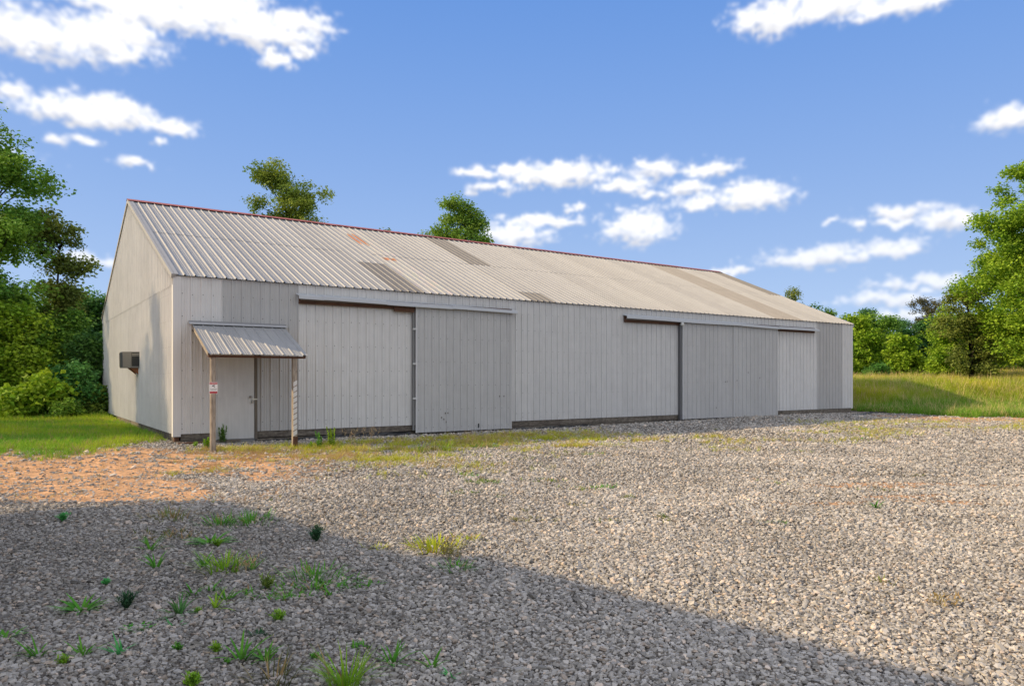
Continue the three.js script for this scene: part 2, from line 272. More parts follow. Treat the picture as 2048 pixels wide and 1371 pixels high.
{ // gable end facing the lawn: two tiers, the upper lapped over the lower
  const wall = group('gable_wall', barn), yLap = 3.62, top_ = (p) => YE - 0.03 + RISE * (1 - Math.abs(p - WID / 2) / (WID / 2));
  for (let k = 0; k < 16; k++) {
    const w = SHEET, p0 = WID - (k + 1) * w;                                           // sheet x runs from the back corner to the front corner
    const a = add('wall_panel', sheet(w, Y0, yLap + 0.05, 0.004, 0.034, k * 0.7), GABLE[(k * 7 % 5) % 2], wall); a.rotation.y = -Math.PI / 2; a.position.set(-(k % 2) * 0.0015, 0, -(WID - k * w)); if (p0 < -0.001) continue;
    const hiU = (x) => Math.max(yLap + 0.06, top_(WID - k * w - x));
    const b = add('wall_panel', sheet(w, yLap, (x) => hiU(x), 0.004, 0.038, k * 0.9 + 3), GABLE[(k * 3 % 7) % 2], wall); b.rotation.y = -Math.PI / 2; b.position.set(-0.012 - (k % 2) * 0.0015, 0, -(WID - k * w));
  }
  const spots = [], f = qTo(-1, 0, 0);
  for (let y = 0.35; y < 6.8; y += 0.62) for (let k = 0; k < 64; k++) { const p = WID - (k * PITCH + 0.036); if (y < top_(p) - 0.08) spots.push([y > yLap ? -0.017 : -0.005, y + (r0() - 0.5) * 0.02, -p, f]); }
  screws(wall, spots, SCREW, 0.0045);
}
{ // far gable and back wall
  const far = group('gable_wall', barn); const s = new THREE.Shape(); s.moveTo(0, Y0); s.lineTo(WID, Y0); s.lineTo(WID, YE - 0.03); s.lineTo(WID / 2, YE + RISE - 0.03); s.lineTo(0, YE - 0.03); s.closePath();
  const m = add('wall_sheet', new THREE.ExtrudeGeometry(s, { depth: 0.03, bevelEnabled: false }).rotateY(Math.PI / 2), metal(0.6, 0.6, 0.58), far); m.position.set(L - 0.04, 0, 0);
  const back = group('back_wall', barn); add('wall_sheet', box(0.05, L - 0.05, Y0, YE - 0.02, -WID - 0.03, -WID), metal(0.6, 0.6, 0.58), back);
}
{ // roof: sheets laid in two courses
  const EAVE = 0.07, slopeLen = Math.hypot(WID / 2, RISE), a = -(Math.PI / 2 - PHI);
  const frontRoof = group('roof', barn), backRoof = group('roof', barn);
  const along = (s, lift, n0 = 0) => [YE + s * Math.sin(PHI) + lift * Math.cos(PHI), -s * Math.cos(PHI) + lift * Math.sin(PHI)];  // slope distance -> y, z
  const rustMap = (seed, streaks) => canvasTex(256, 1024, (c, w, h) => { c.fillStyle = '#a2a19f'; c.fillRect(0, 0, w, h); const r = rng(seed); for (let i = 0; i < 500; i++) { c.fillStyle = `rgba(${150 + r() * 50},${146 + r() * 50},${140 + r() * 50},0.2)`; c.fillRect(r() * w, r() * h, 2 + r() * 6, 20 + r() * 120); }
    for (const [x, y, ww, hh] of streaks) for (let i = 0; i < 60; i++) { c.fillStyle = `rgba(${130 + r() * 50},${74 + r() * 30},${36 + r() * 20},0.32)`; const q = r(); c.fillRect(x + (r() - 0.5) * ww, y + q * hh * 0.6, 3 + r() * 9, hh * (0.15 + r() * 0.3)); } });
  const rusty = (seed, streaks) => { const t = rustMap(seed, streaks); t.wrapS = t.wrapT = THREE.ClampToEdgeWrapping; return std({ map: t, color: rgb(1, 1, 1), roughness: 0.6 }); };
  const R1 = rusty(5, [[58, 330, 14, 420], [122, 300, 18, 470]]), R2 = rusty(9, [[100, 70, 50, 110], [165, 85, 40, 90]]);
  const overhangL = 0.06;
  for (let k = 0; k < 30; k++) {
    const u = -overhangL + SHEET * k + 0.04, w = k === 29 ? L + 0.05 - u : SHEET;
    const lap = k === 6 ? 2.85 : 4.02, edge = k % 2 * 0.0015;
    const tone = k === 24 || k === 25 ? ROOFTAN : ROOF[(k * 5 + (k > 12 ? 1 : 0)) % 3];
    const course = (s0, s1, lift, mat, ownUv) => {
      const g = sheet(w, s0, s1, 0.004, 0.03, k * 1.7); if (ownUv) { const uv = g.attributes.uv, p = g.attributes.position; for (let i = 0; i < uv.count; i++) uv.setXY(i, p.getX(i) / w, (p.getY(i) - s0) / (s1 - s0)); }
      const m = add('roof_panel', g, mat, frontRoof); const [y, z] = along(0, lift + edge); m.rotation.x = a; m.position.set(u, y, z); return m; };
    if (k === 11) { course(-EAVE, 0.85, 0.012, ROOFDARK); course(0.82, lap, 0.018, tone); } else if (k === 5) course(-EAVE, lap, 0.012, ROOF[1]); else course(-EAVE, lap, 0.012, k === 6 ? ROOFDARK : k === 7 ? R2 : tone, k === 7);
    const up = k === 11 ? ROOFDARK : k === 29 ? ROOFDARK : k === 7 ? R1 : tone;
    course(lap - 0.06, slopeLen - 0.01, k === 11 ? 0.024 : 0.018, up, up === R1 || up === R2);
    const b = add('roof_panel', sheet(w, -EAVE, slopeLen - 0.01, 0.004, 0.02, k), ROOF[k % 3], backRoof); b.rotation.order = 'YXZ'; b.rotation.set(a, Math.PI, 0); b.position.set(u + w, YE + 0.016, -WID - 0.006 - edge);
  }
  const spots = [], f = qTo(0, Math.cos(PHI), Math.sin(PHI));
  for (let s = 0.1; s < slopeLen; s += 0.655) for (let k = 0; k < 119; k++) { const [y, z] = along(s + (r0() - 0.5) * 0.02, s > 4 ? 0.021 : 0.015); spots.push([k * PITCH + 0.02, y, z, f]); }
  screws(frontRoof, spots, SCREW, 0.008);
  // ridge cap of red steel with a broken lower edge
  const cap = group('ridge_cap', barn), yr = YE + RISE;
  for (let k = 0; k < 9; k++) {
    const x0 = -0.08 + k * 3.05, x1 = Math.min(L + 0.06, x0 + 3.09), lift = 0.05 + (k % 2) * 0.004, s = new Soup(), dx = 0.13, n = Math.round((x1 - x0) / 0.2286);
    for (let i = 0; i < n; i++) { const xa = mix(x0, x1, i / n), xb = mix(x0, x1, (i + 1) / n), ta = 0.2 + 0.07 * hash(k * 40 + i, 3), tb = 0.2 + 0.07 * hash(k * 40 + i + 1, 3), sg = 0.01 * Math.sin(i * 0.7 + k);
      const P = (x, t, side) => [x, yr + lift - t * 0.40 + 0.012 + sg * 0, -WID / 2 + side * t];
      s.quad(P(xa, ta, 1), P(xb, tb, 1), P(xb, 0, 1), P(xa, 0, 1)); s.quad(P(xa, 0, -1), P(xb, 0, -1), P(xb, 0.15, -1), P(xa, 0.15, -1)); }
    add('cap_section', s.build(), RED, cap);
  }
  // rake trim down both near slopes
  for (const side of [0, 1]) { // front and back slope of the near gable
    const len = slopeLen + 0.1, g = new THREE.Shape(); g.moveTo(0, 0); g.lineTo(0.15, 0); g.lineTo(0.15, 0.004); g.lineTo(0.004, 0.004); g.lineTo(0.004, -0.1); g.lineTo(0, -0.1); g.closePath();
    const e = new THREE.ExtrudeGeometry(g, { depth: len, bevelEnabled: false }).translate(0, 0, -len);         // runs along -z
    const m = add('rake_trim', e, side ? metal(0.35, 0.33, 0.3) : ROOF[2], barn); m.rotation.order = 'YXZ';
    if (!side) { m.rotation.x = PHI; const [y, z] = along(-EAVE - 0.01, 0.038); m.position.set(-0.075, y, z); }
    else { m.rotation.x = -PHI; const [y, z] = along(slopeLen, 0.036); m.position.set(-0.072, y, -WID / 2); }
  }
  add('rake_trim', box(L + 0.03, L + 0.05, YE - 0.12, YE + 0.02, -0.2, 0.06), TRIM, barn);
}
{ // corner trims
  const c = mergeGeometries([box(-0.03, 0.13, Y0 - 0.055, YE - 0.03, 0.03, 0.036), box(-0.036, -0.03, Y0 - 0.055, YE - 0.03, -0.12, 0.036)]); add('corner_trim', c, SKIN.light[0], barn);
  add('corner_trim', mergeGeometries([box(L - 0.09, L + 0.012, Y0 - 0.02, YE - 0.03, 0.021, 0.027), box(L + 0.012, L + 0.018, Y0 - 0.02, YE - 0.03, -0.12, 0.027)]), SKIN.light[0], barn);
  add('corner_trim', box(-0.03, -0.02, Y0, YE - 0.05, -WID, -WID + 0.1), SKIN.mid[0], barn);
}
{ // weathered skirt boards under the sheets
  const skirt = group('skirt', barn); let u = 0.14, i = 0;
  while (u < L - 0.1) { const w = Math.min(L - 0.06 - u, 3.3 + r0() * 1.2), b = add('skirt_board', box(0, w - 0.012, 0, 0.2, 0, 0.038), OLDWOOD[i % 3], skirt); b.position.set(u, 0.02 + r0() * 0.012, -0.062 + r0() * 0.02); b.rotation.z = (r0() - 0.5) * 0.006;
    const c = add('skirt_board', box(0, w - 0.04, 0, 0.19, 0, 0.038), OLDWOOD[(i + 1) % 3], skirt); c.position.set(u + 0.02, -0.178 - r0() * 0.01, -0.052 + r0() * 0.03); u += w; i++; }
  let p = 0.1; while (p < WID - 0.1) { const w = Math.min(WID - 0.05 - p, 3.6), b = add('skirt_board', box(0, 0.038, -0.2, 0.24, 0, w - 0.01), OLDWOOD[i++ % 3], skirt); b.position.set(0.02 + r0() * 0.01, 0, -p - w); p += w; }
  const foot = add('corner_block', box(0.0, 0.1, -0.25, 0.135, -0.12, 0.0), BROWNWOOD, skirt);
}
{ // walk-in door
  const d = group('door', barn); add('door_leaf', chamferBox(0.925, 1.785, 0.03, 2.06, -0.01, 0.045, 0.004), std({ color: rgb(0.63, 0.63, 0.62), roughness: 0.5, map: dirtMap }), d);
  add('door_frame', box(1.79, 1.85, -0.05, 2.1, -0.02, 0.06), OLDWOOD[0], d); add('door_frame', box(0.86, 0.92, -0.05, 2.1, -0.02, 0.04), TRIM, d); add('door_frame', box(0.86, 1.85, 2.102, 2.16, -0.02, 0.05), TRIM, d);
  add('threshold', box(0.88, 1.84, -0.12, 0.02, -0.05, 0.06), std({ color: rgb(0.2, 0.2, 0.2) }), d);
  const kn = new THREE.SphereGeometry(0.032, 12, 8).scale(1, 1, 0.8); const st = std({ color: rgb(0.35, 0.33, 0.3), roughness: 0.35, metalness: 0.8 });
  add('knob', mergeGeometries([kn.translate(0, 0, 0.06), new THREE.CylinderGeometry(0.03, 0.03, 0.012, 12).rotateX(Math.PI / 2).translate(0, 0, 0.008), new THREE.CylinderGeometry(0.012, 0.012, 0.05, 8).rotateX(Math.PI / 2).translate(0, 0, 0.03)]), st, d).position.set(1.69, 1.03, 0.045);
  add('hasp', box(1.72, 1.85, 0.955, 0.985, 0.062, 0.07), std({ color: rgb(0.6, 0.58, 0.5), roughness: 0.4, metalness: 0.6 }), d);
  const pl = mergeGeometries([box(-0.024, 0.024, -0.06, 0, -0.012, 0.012), new THREE.TorusGeometry(0.018, 0.005, 6, 12, Math.PI).translate(0, 0, 0)]); add('padlock', pl, st, d).position.set(1.735, 0.93, 0.08);
}
// sliding doors under their covered tracks
function slider(u0, u1, y0, y1, z, tone, gapLeft) {
  const d = group('sliding_door', barn); let k = 0;
  for (let u = u0 + 0.05; u < u1 - 0.06; u += SHEET, k++) { const w = Math.min(SHEET, u1 - 0.05 - u); const m = add('door_panel', sheet(w, y0, y1, 0.004, 0.024, u), tone[k % 2], d); m.position.set(u, 0, z + (k % 2) * 0.0015); }
  add('door_edge', box(u0, u0 + 0.05, y0 - 0.005, y1, z - 0.03, z + 0.018), TRIM, d); add('door_edge', box(u1 - 0.05, u1, y0 - 0.005, y1, z - 0.03, z + 0.017), tone[0], d);
  add('door_frame', mergeGeometries([box(u0 + 0.05, u1 - 0.05, y0, y0 + 0.09, z - 0.04, z - 0.004), box(u0 + 0.05, u1 - 0.05, y1 - 0.1, y1, z - 0.04, z - 0.004)]), OLDWOOD[1], d);
  const spots = [], f = qTo(0, 0, 1); for (const y of [0.12, 0.62, 1.3, 1.95, 2.6, 3.2]) for (let u = u0 + 0.09; u < u1 - 0.08; u += PITCH) spots.push([u, y + y0 + (r0() - 0.5) * 0.02, z + 0.005, f]); screws(d, spots, SCREW, 0.008);
  return d;
}
const d1 = slider(6.10, 9.28, -0.015, 3.47, 0.115, SKIN.door), d2 = slider(16.62, 19.36, 0.03, 3.47, 0.115, SKIN.door), d3 = slider(19.385, 22.02, 0.03, 3.47, 0.125, SKIN.door);
{ // dark dents and scrapes low on the doors
  for (const [d, z, list] of [[d1, 0.135, [[6.9, 0.38], [7.02, 0.5], [7.05, 0.25], [6.97, 0.33], [8.85, 0.95], [9.0, 0.95], [7.1, 0.5]]], [d2, 0.135, [[18.9, 1.35], [19.0, 1.36], [18.4, 0.4]]], [d3, 0.145, [[19.55, 1.4], [20.9, 1.5], [20.2, 1.7]]]]) for (const [u, y] of list) { const g = new THREE.CylinderGeometry(0.016, 0.02, 0.004, 7).rotateX(Math.PI / 2).scale(1, 1.4, 1); add('dent', g, SCREW, d).position.set(u, y, z); }
  add('pull_handle', mergeGeometries([box(-0.012, 0.012, 0, 0.11, 0, 0.03), box(-0.02, 0.02, 0, 0.02, 0, 0.012)]), BLACK, d1).position.set(8.12, 0.06, 0.118);
  add('track_guide', box(16.51, 16.575, 0.02, 3.42, 0.022, 0.12), std({ color: rgb(0.12, 0.12, 0.125), roughness: 0.6 }), barn);
  add('track_guide', box(6.03, 6.075, 0.05, 3.4, 0.022, 0.09), std({ color: rgb(0.2, 0.2, 0.2), roughness: 0.6 }), barn);
  for (const y of [0.9, 1.85, 2.8]) add('guide_bracket', box(6.02, 6.1, y, y + 0.05, 0.09, 0.14), TRIM, barn);
}
function trackCover(u0, u1, yl, yr, bends) { // a bent steel hood in lengths, over a dark wooden header
  const t = group('track_cover', barn); const n = bends.length + 1; let a = u0;
  for (let i = 0; i < n; i++) {
    const b = i < bends.length ? bends[i] : u1, s = new Soup(), tilt = 0.012 * ((i % 2) - 0.5);
    const Y = (u) => mix(yl, yr, (u - u0) / (u1 - u0)) + Math.sin((u - u0) * 1.1 + i) * 0.008, ring = (u, q) => { const y = Y(u); return [[u, y + 0.03, 0.022], [u, y, 0.024 + 0.004], [u, y - 0.045 + tilt * q, 0.21 + 0.006 * i], [u, y - 0.125 + tilt * q, 0.222 + 0.006 * i], [u, y - 0.13 + tilt * q, 0.2 + 0.006 * i]]; };
    const m = 8; for (let k = 0; k < m; k++) { const A = ring(mix(a, b + 0.02, k / m), k / m), B = ring(mix(a, b + 0.02, (k + 1) / m), (k + 1) / m); for (let j = 0; j < A.length - 1; j++) s.quad(A[j], A[j + 1], B[j + 1], B[j]); }
    add('hood_section', s.build(), std({ color: rgb(0.48, 0.495, 0.51), roughness: 0.5 }), t); a = b;
  }
  const h = add('header_board', box(u0 + 0.05, u1 - 0.1, -0.1, 0.1, 0.022, 0.085), BROWNWOOD, t); h.position.y = (yl + yr) / 2 - 0.11; h.rotation.z = 0;
  add('track_rail', box(u0 + 0.08, u1 - 0.12, -0.03, 0.03, 0.09, 0.13), std({ color: rgb(0.2, 0.17, 0.15), roughness: 0.6 }), t).position.y = (yl + yr) / 2 - 0.1;
  return t;
}
const tc1 = trackCover(2.82, 9.42, 3.58, 3.53, [3.45, 5.2, 7.2]); add('header_board', box(5.45, 6.05, 3.28, 3.42, 0.09, 0.125), BROWNWOOD, tc1);
const tc2 = trackCover(13.86, 24.66, 3.60, 3.54, [15.9, 19.7, 22.0]);
{ const g = new THREE.LatheGeometry([[0.0, -0.06], [0.05, -0.05], [0.07, 0], [0.06, 0.05], [0.03, 0.07], [0, 0.07]].map(([x, y]) => new THREE.Vector2(x, y)), 14); add('light_fitting', g, std({ color: rgb(0.65, 0.65, 0.62), roughness: 0.5 }), tc2).position.set(16.53, 3.38, 0.19); }  // white light fitting at the left edge of the second sliding door

// ------------------------------------------------------------------ porch canopy on two posts
const porch = top('porch_canopy', 'small lean-to canopy of ribbed metal on two weathered posts over the door', 'canopy');
porch.position.copy(barn.position); porch.rotation.y = TURN;
{
  const yT = 2.73, yF = 2.0, out = 1.74, z0 = 0.03, sl = Math.hypot(out - z0, yT - yF), ph = Math.atan2(yT - yF, out - z0), a = -(Math.PI / 2 - ph);
  const w = 2.16, u0 = 0.36;
  [[u0, SHEET], [u0 + SHEET, SHEET], [u0 + 2 * SHEET, w - 2 * SHEET]].forEach(([u, ww], k) => { const m = add('roof_panel', sheet(ww, -0.03, sl, 0.004, 0.019, k), ROOF[k === 1 ? 2 : 0], porch); m.rotation.x = a; m.position.set(u, yF + 0.004 + k % 2 * 0.002, out); });
  add('flashing', mergeGeometries([box(u0 - 0.06, u0 + w + 0.04, yT + 0.035, yT + 0.08, 0.032, 0.036)]), metal(0.3, 0.3, 0.31), porch);
  const fl = add('flashing', box(u0 - 0.06, u0 + w + 0.04, 0, 0.004, 0, 0.13), metal(0.5, 0.5, 0.51), porch); fl.position.set(0, yT + 0.045, 0.026); fl.rotation.x = ph;
  const beam = add('beam', box(u0 + 0.02, u0 + w - 0.03, yF - 0.075, yF - 0.028, out - 0.14, out - 0.055), BROWNWOOD, porch);
  for (const u of [u0 + 0.01, u0 + w / 2, u0 + w - 0.05]) { const b = add('rafter', box(0, 0.04, -0.085, -0.008, 0, sl - 0.1), u < 1 ? POSTWOOD : OLDWOOD[0], porch); b.rotation.x = ph; b.position.set(u, yT - (yT - yF) - 0.004 + (yT - yF), 0.05); }
  add('wall_ledger', box(u0 + 0.01, u0 + w - 0.01, yT - 0.16, yT - 0.03, 0.023, 0.06), OLDWOOD[0], porch);
  add('post', chamferBox(0.43, 0.54, -0.35, yF - 0.06, 1.555, 1.655, 0.022), POSTWOOD, porch).name = 'post';
  const p2 = add('post', chamferBox(2.2, 2.302, -0.35, yF - 0.06, 1.565, 1.668, 0.008), POSTWOOD, porch);
  // pale slanting bands with gaps between, up the front of the second post
  for (let k = 0; k < 10; k++) { const y = 0.16 + k * 0.125, s = new THREE.Shape(); s.moveTo(0, 0); s.lineTo(0.084, 0.05); s.lineTo(0.084, 0.146); s.lineTo(0, 0.096); s.closePath(); const g = new THREE.ExtrudeGeometry(s, { depth: 0.008, bevelEnabled: true, bevelThickness: 0.002, bevelSize: 0.002, bevelSegments: 1 }); add('pale_band', g, SKIN.light[0], p2).position.set(2.21, y, 1.672); }
  add('rotted_foot', box(2.204, 2.31, -0.2, 0.15, 1.6, 1.676), BROWNWOOD, p2);
}
// sign on the first post
{
  const sg = top('warning_sign', 'small red and white camera warning sign fixed to the porch post', 'sign'); sg.position.copy(barn.position); sg.rotation.y = TURN;
  const tex = canvasTex(256, 384, (c, w, h) => { c.fillStyle = '#e9e7e3'; c.fillRect(0, 0, w, h); c.fillStyle = '#b01f30'; c.fillRect(6, 6, w - 12, 72); c.fillRect(6, 312, w - 12, 66); c.fillStyle = '#f4e6e0'; c.font = 'bold 44px sans-serif'; c.textAlign = 'center'; c.fillText('WARNING', w / 2, 58);
    c.fillStyle = '#161616'; c.save(); c.translate(128, 122); c.rotate(-0.28); c.fillRect(-44, -20, 78, 34); c.fillRect(34, -12, 14, 18); c.restore(); c.save(); c.translate(150, 165); c.rotate(0.7); c.fillRect(-24, -8, 48, 14); c.restore(); c.fillRect(160, 160, 16, 24);
    c.font = 'bold 30px sans-serif'; c.fillText('24 HOUR VIDEO', w / 2, 236); c.font = 'bold 26px sans-serif'; c.fillText('SURVEILLANCE', w / 2, 276); });
  const geo = box(-0.085, 0.085, -0.125, 0.125, -0.002, 0.002); add('plate', geo, std({ color: rgb(0.7, 0.7, 0.7) }), sg).position.set(0.485, 1.27, 1.66);
  add('print', new THREE.PlaneGeometry(0.166, 0.246), std({ map: tex, roughness: 0.5 }), sg).position.set(0.485, 1.27, 1.6635);
  for (const y of [1.16, 1.38]) add('nail', new THREE.CylinderGeometry(0.005, 0.005, 0.006, 8).rotateX(Math.PI / 2), SCREW, sg).position.set(0.485, y, 1.665);
}
// air conditioner in the gable
{
  const ac = top('air_conditioner', 'old beige window air conditioner sticking out of the gable wall', 'air conditioner'); ac.position.copy(barn.position); ac.rotation.y = TURN;
  const p = 5.2, y = 1.78, h = 0.46, w = 0.66, beige = std({ color: rgb(0.23, 0.215, 0.19), roughness: 0.7 }), dark = std({ color: rgb(0.07, 0.07, 0.07), roughness: 0.8 });
  const g = group('body', ac); g.position.set(0, y, -p); g.rotation.z = 0.02;
  add('casing', chamferBox(-0.44, -0.21, 0, h, -w, 0, 0.008), beige, g); add('casing', box(-0.21, 0.0, 0, 0.045, -w, 0), beige, g); add('casing', box(-0.21, 0, h - 0.03, h, -w, 0), beige, g);
  add('core', box(-0.21, 0, 0.046, h - 0.031, -w + 0.02, -0.02), dark, g);
  for (let k = 0; k < 9; k++) add('louvre', box(-0.2, -0.015, 0.065 + k * 0.04, 0.078 + k * 0.04, -0.02, -0.003), k > 6 ? std({ color: rgb(0.6, 0.56, 0.48) }) : dark, g);
  add('rear_grille', box(-0.452, -0.442, 0.03, h - 0.03, -w + 0.03, -0.03), dark, g);
  const br = group('bracket', ac); for (const z of [-p - 0.08, -p - 0.55]) { const s = new THREE.Shape(); s.moveTo(0, 0); s.lineTo(-0.24, 0); s.lineTo(0, -0.2); s.closePath(); add('bracket_arm', new THREE.ExtrudeGeometry(s, { depth: 0.035, bevelEnabled: false }), RUST, br).position.set(-0.022, y - 0.004, z); }
}
// black plastic along the footing and by the far corner
function plastic(name, label, pts, wide, seed, parentLocal) {
  const s = new Soup(), r = rng(seed), rows = pts.map(([u, n, y], i) => { const k = []; for (let j = 0; j < 5; j++) k.push([u + (r() - 0.5) * 0.06, y + (parentLocal ? wide * (j / 4) : 0.006 + 0.05 * r() * (j % 2)) * (1) + (r() - 0.5) * 0.03, n + (parentLocal ? 0.01 + 0.03 * r() + 0.05 * (1 - j / 4) : (j / 4 - 0.5) * wide)]); return k; });
  for (let i = 0; i < rows.length - 1; i++) for (let j = 0; j < 4; j++) s.quad(rows[i][j], rows[i + 1][j], rows[i + 1][j + 1], rows[i][j + 1]);
  const g = top(name, label, 'plastic sheet'); g.position.copy(barn.position); g.rotation.y = TURN; add('sheeting', s.build(), BLACK, g); return g;
}
{ const line = (u0, u1, n, y, st = 0.12) => { const p = []; for (let u = u0; u <= u1; u += st) p.push([u, n, typeof y === 'function' ? y(u) : y]); return p; };
  plastic('plastic_sheet', 'torn black plastic along the barn footing between walk-in door and first sliding door', line(1.9, 6.0, -0.02, (u) => -0.14 - 0.03 * Math.sin(u)), 0.14, 3, true);
  plastic('plastic_sheet', 'torn black plastic along the footing between the two sliding doors', line(9.4, 12.6, -0.02, -0.13), 0.12, 5, true);
  const gy = (u, n) => land(...fromU(u, n));
  plastic('plastic_sheet', 'crumpled black plastic lying on gravel near the far corner of the barn', [...Array(18)].map((_, i) => { const u = 24.6 + i * 0.11, n = 1.7 - i * 0.02; return [u, n, gy(u, n)]; }), 0.26, 8, false);
  plastic('plastic_sheet', 'black plastic scrap on the ground past the far barn corner', [...Array(22)].map((_, i) => { const u = 27.2 + i * 0.1, n = 1.0 + i * 0.02; return [u, n, gy(u, n)]; }), 0.2, 9, false);
}
{ // loose boards at the near corner
  const b = add('loose_board', box(-0.35, 0.35, 0, 0.035, -0.07, 0.07), BROWNWOOD, scene); tag(b, 'short brown board lying at the foot of the near barn corner', 'board'); const [x, d] = fromU(0.35, 0.28); b.position.set(x, land(x, d), -d); b.rotation.y = TURN + 0.2;
  const c = add('loose_board', box(-0.8, 0.8, 0, 0.05, -0.06, 0.06), OLDWOOD[0], scene); c.name = 'loose_board_001'; tag(c, 'long weathered grey timber lying along the barn left of the door', 'board'); const [x2, d2] = fromU(0.62, 0.14); c.position.set(x2, land(x2, d2) + 0.005, -d2); c.rotation.y = TURN - 0.03;
}

// ------------------------------------------------------------------ tall shed beside the photographer (out of the picture; it shades the foreground)
{
  const sh = top('lean_to_shed', 'tall pale metal lean-to shed standing beside the camera and shading the foreground gravel', 'shed');
  const gx = -0.13, w = [0.685, -0.728], inn = [-0.728, -0.685], A = [-12.5, 9.38];
  sh.position.set(A[0], gx, -A[1]); sh.rotation.y = Math.atan2(w[1], w[0]);     // local x along its high wall, local z towards the low side
  const m = metal(0.5, 0.5, 0.5);
  const block = (x0, x1, h, wall0) => { const dep = 6, s = new THREE.Shape(); s.moveTo(0, -0.2); s.lineTo(dep, -0.2); s.lineTo(dep, h - 0.33 * dep); s.lineTo(0, h - 0.12); s.closePath();
    const g = new THREE.ExtrudeGeometry(s, { depth: x1 - wall0, bevelEnabled: false }).rotateY(-Math.PI / 2); add('wall', g, m, sh).position.set(x1, 0, 0);
    const q = new THREE.Shape(); q.moveTo(-0.02, h - 0.06); q.lineTo(-0.02, h); q.lineTo(dep + 0.3, h - 0.33 * (dep + 0.32)); q.lineTo(dep + 0.3, h - 0.33 * (dep + 0.32) - 0.06); q.closePath(); add('roof', new THREE.ExtrudeGeometry(q, { depth: x1 - x0 + 0.02, bevelEnabled: false }).rotateY(-Math.PI / 2), ROOF[1], sh).position.set(x1 + 0.01, 0, 0); };
  block(0, 4.3, 5.0, 2.6); block(4.32, 13.4, 5.37, 4.32);
  add('post', box(0.05, 0.17, -0.2, 4.9, 0.1, 0.22), POSTWOOD, sh); add('post', box(0.05, 0.17, -0.2, 3.05, 5.7, 5.82), POSTWOOD, sh);
}
// ------------------------------------------------------------------ plants
const leafMat = (side) => new THREE.MeshPhysicalMaterial({ color: 0xffffff, roughness: 0.75, side: THREE.DoubleSide, transmission: 0.4, thickness: 0, ior: 1.3, specularIntensity: 0.5 });
const LEAF = leafMat(), BLADE = new THREE.MeshPhysicalMaterial({ color: 0xffffff, vertexColors: true, roughness: 0.8, side: THREE.DoubleSide, transmission: 0.35, thickness: 0, ior: 1.3, specularIntensity: 0.4 });
const BLADES = new THREE.MeshPhysicalMaterial({ color: 0xffffff, roughness: 0.8, side: THREE.DoubleSide, transmission: 0.35, thickness: 0, ior: 1.3, specularIntensity: 0.4 });
const barkTex = woodTex([104, 96, 86], [176, 168, 154], 91), BARK = std({ map: barkTex, roughness: 1 });
function sprayGeo(seed, n = 10, spread = 0.24, leaf = 0.13) { // a twig end with a handful of folded leaves
  const r = rng(seed), s = new Soup();
  for (let i = 0; i < n; i++) {
    const c = new THREE.Vector3((r() - 0.5) * 2 * spread, (r() - 0.5) * 1.3 * spread, (r() - 0.5) * 2 * spread);
    const e = new THREE.Euler((r() - 0.5) * 1.9, r() * 6.28, (r() - 0.5) * 1.9), l = leaf * (0.7 + r() * 0.6), w = l * (0.3 + r() * 0.12), f = w * 0.35;
    const P = (x, y, z) => new THREE.Vector3(x, y, z).applyEuler(e).add(c).toArray();
    const A = P(0, 0, -l / 2), B = P(w, f, -l * 0.06), C = P(w * 0.55, f * 0.6, l * 0.3), D = P(0, 0, l / 2), E_ = P(-w, f, -l * 0.06), F = P(-w * 0.55, f * 0.6, l * 0.3), O = P(0, 0, 0);
    s.tri(A, O, B); s.tri(B, O, D); s.tri(A, E_, O); s.tri(E_, D, O);
  }
  return s.build();
}
const SPRAY = [1, 2, 3].map((k) => sprayGeo(k)), BIGSPRAY = [4, 5].map((k) => sprayGeo(k, 9, 0.3, 0.2)), FINESPRAY = [6, 7].map((k) => sprayGeo(k, 12, 0.16, 0.075));
function tube(pts, r0_, r1_, sides = 6) {
  const g = { p: [], n: [], uv: [], i: [] }, up = new THREE.Vector3(0.3, 0.1, 0.95).normalize();
  pts.forEach((c, k) => { const t = new THREE.Vector3().subVectors(pts[Math.min(k + 1, pts.length - 1)], pts[Math.max(0, k - 1)]).normalize(), a = new THREE.Vector3().crossVectors(t, up).normalize(), b = new THREE.Vector3().crossVectors(t, a), rad = mix(r0_, r1_, k / (pts.length - 1));
    for (let j = 0; j <= sides; j++) { const q = j / sides * 6.2832, v = a.clone().multiplyScalar(Math.cos(q)).addScaledVector(b, Math.sin(q)); g.p.push(c.x + v.x * rad, c.y + v.y * rad, c.z + v.z * rad); g.n.push(v.x, v.y, v.z); g.uv.push(j / sides * 2, k * 0.7); } });
  for (let k = 0; k < pts.length - 1; k++) for (let j = 0; j < sides; j++) { const a = k * (sides + 1) + j, b = a + 1, c = a + sides + 1, d = c + 1; g.i.push(a, c, b, b, c, d); }
  const o = new THREE.BufferGeometry(); o.setAttribute('position', new THREE.Float32BufferAttribute(g.p, 3)); o.setAttribute('normal', new THREE.Float32BufferAttribute(g.n, 3)); o.setAttribute('uv', new THREE.Float32BufferAttribute(g.uv, 2)); o.setIndex(g.i); return o;
}
let sprays = 0;
